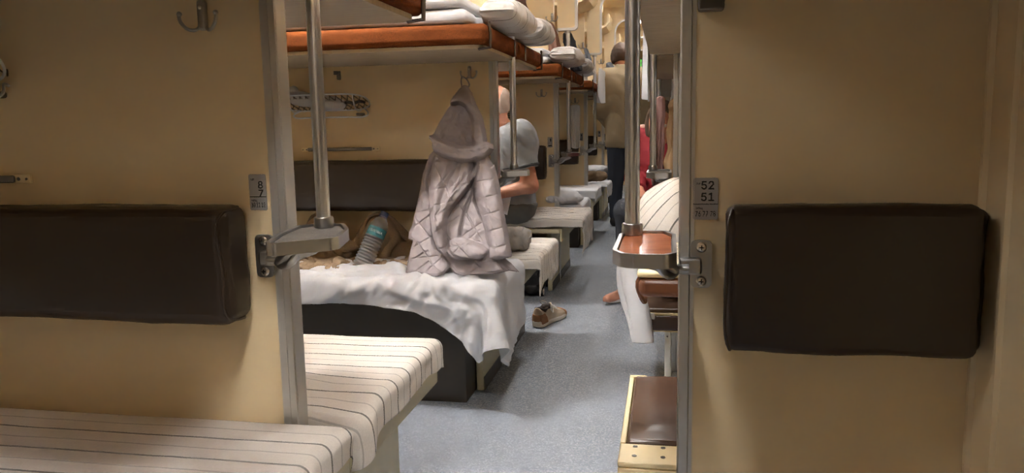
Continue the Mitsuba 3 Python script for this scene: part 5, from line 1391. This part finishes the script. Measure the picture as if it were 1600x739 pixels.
# ---- the man standing in the aisle, seen from behind
def standing_man():
    base = np.array([-.385, 7.62, 0.0]); f = np.array([0, 1.0, 0]); l = np.array([-1.0, 0, 0]); up = np.array([0, 0, 1.0])
    W = lambda a, b, c: base + f * a + l * b + up * c
    s = .97
    headc = W(.07, .055, 1.585)
    hf, B, k = head_fn(headc, f + np.array([-.25, 0, -.35]), up, .088)
    sh = {d: W(.0, d * .175, 1.36) for d in (-1, 1)}
    el = {d: W(.03, d * .225, 1.09) for d in (-1, 1)}
    wr = {d: W(.235, d * .11, .93) for d in (-1, 1)}
    hp = {d: W(0, d * .085, .83) for d in (-1, 1)}
    kn = {d: W(.02, d * .10, .46) for d in (-1, 1)}
    an = {d: W(0, d * .105, .085) for d in (-1, 1)}
    hands = [hand_fn(wr[d], unit(f * .75 - up * .45 - l * d * .3), -l * d, d, .92, .35) for d in (-1, 1)]
    def torso(P, g=0):
        d = cone(P, W(0, 0, .88), W(.0, 0, 1.08), .135 + g, .125 + g, (f, .75))
        d = smin(d, cone(P, W(0, -.075, 1.22), W(0, .075, 1.22), .115 + g, .115 + g, (f, .85)), .08)
        return smin(d, cone(P, sh[-1], sh[1], .062 + g, .062 + g), .08)
    def arm(P, d, g=0):
        return smin(cone(P, sh[d], el[d], .058 + g, .045 + g), cone(P, el[d], wr[d], .043 + g, .028 + g * 1.2), .03)
    def legs(P, g=0):
        o = None
        for d in (-1, 1):
            q = smin(cone(P, hp[d], kn[d], .088 + g, .060 + g), cone(P, kn[d], an[d], .058 + g, .040 + g), .03)
            q = smin(q, cone(P, an[d] - up * .045 - f * .02, an[d] - up * .055 + f * .15, .036, .028), .03)
            o = q if o is None else smin(o, q, .02)
        return o
    def body(P):
        d = smin(torso(P), cone(P, W(.01, .01, 1.38), headc - up * .05, .056, .05), .04); d = smin(d, hf(P), .03)
        for q in (-1, 1): d = smin(d, arm(P, q), .04)
        d = smin(d, legs(P), .05)
        return smin(smin(d, hands[0](P), .012), hands[1](P), .012)
    p = thing('person', 'man in a beige jacket and dark jeans standing in the aisle, seen from behind', 'person')
    put('body', sdf_mesh(body, base + [-.4, -.25, 0], base + [.4, .4, 1.75], .011, 4), 'skin', p, smooth=True)
    def jacket(P):
        d = torso(P, .044)
        d = smin(d, cone(P, W(0, 0, .80), W(0, 0, 1.1), .19, .17, (f, .72)), .05)
        for q in (-1, 1): d = smin(d, arm(P, q, .040), .06)
        d = smin(d, cone(P, W(.01, .012, 1.40), W(.03, .025, 1.50), .086, .074), .03)
        d = smax(d, .745 - P[..., 2], .015)
        d = smax(d, P[..., 2] - 1.505, .01)
        d = smax(d, (P[..., 1] - base[1]) * .8 + (.95 - P[..., 2]) * .6 - .22, .02)
        return d - .009 * np.abs(np.sin(P[..., 2] * 19 + P[..., 0] * 13 + 1.5 * np.sin(P[..., 0] * 17)))
    put('jacket', sdf_mesh(jacket, base + [-.4, -.3, .7], base + [.4, .4, 1.5], .010, 3), 'coat_beige', p, smooth=True)
    def trousers(P): return smax(smax(legs(P, .014), P[..., 2] - .86, .01), .075 - P[..., 2], .01)
    put('trousers', sdf_mesh(trousers, base + [-.3, -.2, .05], base + [.3, .25, .9], .010, 3), 'jeans', p, smooth=True)
    for d in (-1, 1):
        a = an[d]
        put('shoe', sdf_mesh(lambda P: np.maximum(smin(cone(P, a - up * .045 - f * .03, a - up * .05 + f * .16, .044, .036), cone(P, a - up * .04, a + up * .0, .044, .043), .03), .001 - P[..., 2]), a - [.09, .12, .09], a + [.09, .25, .06], .008, 2), 'black', p, smooth=True)
    def hair(P):
        q = ((P - headc.astype(np.float32)) @ B) / k
        return smax(smax(hf(P) - .010, q[..., 0] - .045 - .4 * np.clip(q[..., 2] - .03, 0, 1), .012), -.062 - q[..., 2], .012) - .006 * meshkit.noise(P * 60)
    put('hair', sdf_mesh(hair, headc - .14, headc + .15, .007, 2), 'hair_brown', p, smooth=True)
    eyes(headc, B, k, p)
standing_man()

# ---- the person in red on the right-hand seats
def red_person():
    hip = np.array([.02, 4.56, .506]); f = unit([-.25, -1, 0]); l = np.cross([0, 0, 1], f); up = np.array([0, 0, 1.0])
    W = lambda a, b, c: hip + f * a + l * b + up * c
    headc = W(.21, 0.0, .455)
    hf, B, k = head_fn(headc, f + [0, 0, -.1], up, .088)
    sh = {d: W(0, d * .165, .39) for d in (-1, 1)}
    el = {d: W(.02, d * .205, .15) for d in (-1, 1)}; wr = {d: W(.22, d * .12, .10) for d in (-1, 1)}
    hp = {d: W(0, d * .08, 0) for d in (-1, 1)}; kn = {-1: W(.35, -.15, .0), 1: W(.35, .10, .0)}
    an = {-1: np.array([-.225, 4.36, .075]), 1: W(.33, .10, -.40)}
    hands = [hand_fn(wr[d], unit(f - up * .1 - l * d * .3), -up, d, .9, .4) for d in (-1, 1)]
    def torso(P, g=0):
        d = cone(P, W(0, 0, .03), W(0, 0, .2), .12 + g, .118 + g, (f, .82))
        d = smin(d, cone(P, W(0, -.06, .29), W(0, .06, .29), .105 + g, .105 + g), .07)
        return smin(d, cone(P, sh[-1], sh[1], .058 + g, .058 + g), .08)
    def arm(P, d, g=0): return smin(cone(P, sh[d], el[d], .052 + g, .041 + g), cone(P, el[d], wr[d], .039 + g, .026 + g), .02)
    def legs(P, g=0):
        o = None
        for d in (-1, 1):
            q = smin(cone(P, hp[d], kn[d], .085 + g, .058 + g), cone(P, kn[d], an[d], .052 + g, .036 + g), .03)
            q = smin(q, cone(P, an[d] - up * .035, an[d] - up * .047 + unit(f + [-.6, 0, 0]) * .14, .034, .026), .03)
            o = q if o is None else smin(o, q, .03)
        return o
    def body(P):
        d = smin(torso(P), cone(P, W(.02, 0, .40), headc - up * .04 - f * .03, .055, .05), .04); d = smin(d, hf(P), .03)
        for q in (-1, 1): d = smin(d, arm(P, q), .04)
        d = smin(d, legs(P), .05)
        return smin(smin(d, hands[0](P), .012), hands[1](P), .012)
    p = thing('person', 'person in a red top sitting on the right side seat behind the grab pole', 'person')
    put('body', sdf_mesh(body, hip - [.45, .6, .475], hip + [.35, .3, .75], .010, 4), 'skin', p, smooth=True)
    def top(P):
        d = torso(P, .016)
        for q in (-1, 1): d = smin(d, arm(P, q, .014), .03)
        d = smax(smax(d, P[..., 2] - (hip[2] + .435), .012), hip[2] - .06 - P[..., 2], .01)
        for q in (-1, 1):
            t = (P - wr[q].astype(np.float32)) @ unit(wr[q] - el[q]).astype(np.float32)
            d = smax(d, np.where(np.linalg.norm(P - wr[q].astype(np.float32), axis=-1) < .09, t + .01, -1), .006)
        return d - .004 * np.abs(np.sin(P[..., 2] * 40 + P[..., 0] * 25))
    put('top', sdf_mesh(top, hip - [.35, .35, .1], hip + [.35, .25, .5], .008, 3), 'red_cloth', p, smooth=True)
    def trousers(P): return smax(smax(legs(P, .012), P[..., 2] - (hip[2] + .07), .01), .13 - P[..., 2], .01)
    put('trousers', sdf_mesh(trousers, hip - [.4, .55, .40], hip + [.3, .2, .12], .009, 3), 'navy_cloth', p, smooth=True)
    def hair(P):
        q = ((P - headc.astype(np.float32)) @ B) / k
        return smax(smax(hf(P) - .011, q[..., 0] - .04 - .4 * np.clip(q[..., 2] - .03, 0, 1), .012), -.075 - q[..., 2], .012)
    put('hair', sdf_mesh(hair, headc - .14, headc + .15, .007, 2), 'hair_brown', p, smooth=True)
    for d in (-1, 1):
        a = an[d] - up * .055; t = unit(f + [-.6, 0, 0])
        put('sandal', hull((*(a - t * .03 + [0, 0, -.006]), .011), (*(a + t * .13 + [0, 0, -.006]), .011), (*(a + t * .08 + np.cross(t, up) * .02 + [0, 0, -.006]), .011), (*(a + t * .08 - np.cross(t, up) * .02 + [0, 0, -.006]), .011)), 'lace', p)
    eyes(headc, B, k, p)
red_person()

# ---- display at the far end, ventilation grille
d = thing('display', 'small green lit display on the far end wall right of the standing man\'s head', 'display')
put('case', rbx(-.50, -.24, YE - .045, YE - .002, 1.80, 1.95, .006), 'black', d)
mat('green_dark', (0.02, 0.05, 0.02), 0.5)
for i, (z0, z1) in enumerate(((1.885, 1.93), (1.825, 1.868))):
    for j in range(5):
        x0 = -.485 + .048 * j
        q = mikit.ply(tm(bx(x0, x0 + .028, YE - .049, YE - .0455, z0, z1)), M('green_dark'), False)
        q['emitter'] = {'type': 'area', 'radiance': rgb((.03, .13, .02))}
        scene[d + '__segment' + ('' if i + j == 0 else '_%03d' % (i * 5 + j))] = q
g = thing('ventilation_grille', 'small ventilation grille on the wall behind the seated man\'s head', 'grille')
put('frame', rbx(-.985, -.925, PY(2) - .005, PY(2) - .0005, .985, 1.065, .001), 'panel_plain', g)
for k in range(6): put('slat', rbx(-.98, -.93, PY(2) - .009, PY(2) - .0052, .990 + .012 * k, .997 + .012 * k, .001), 'dark_metal', g)
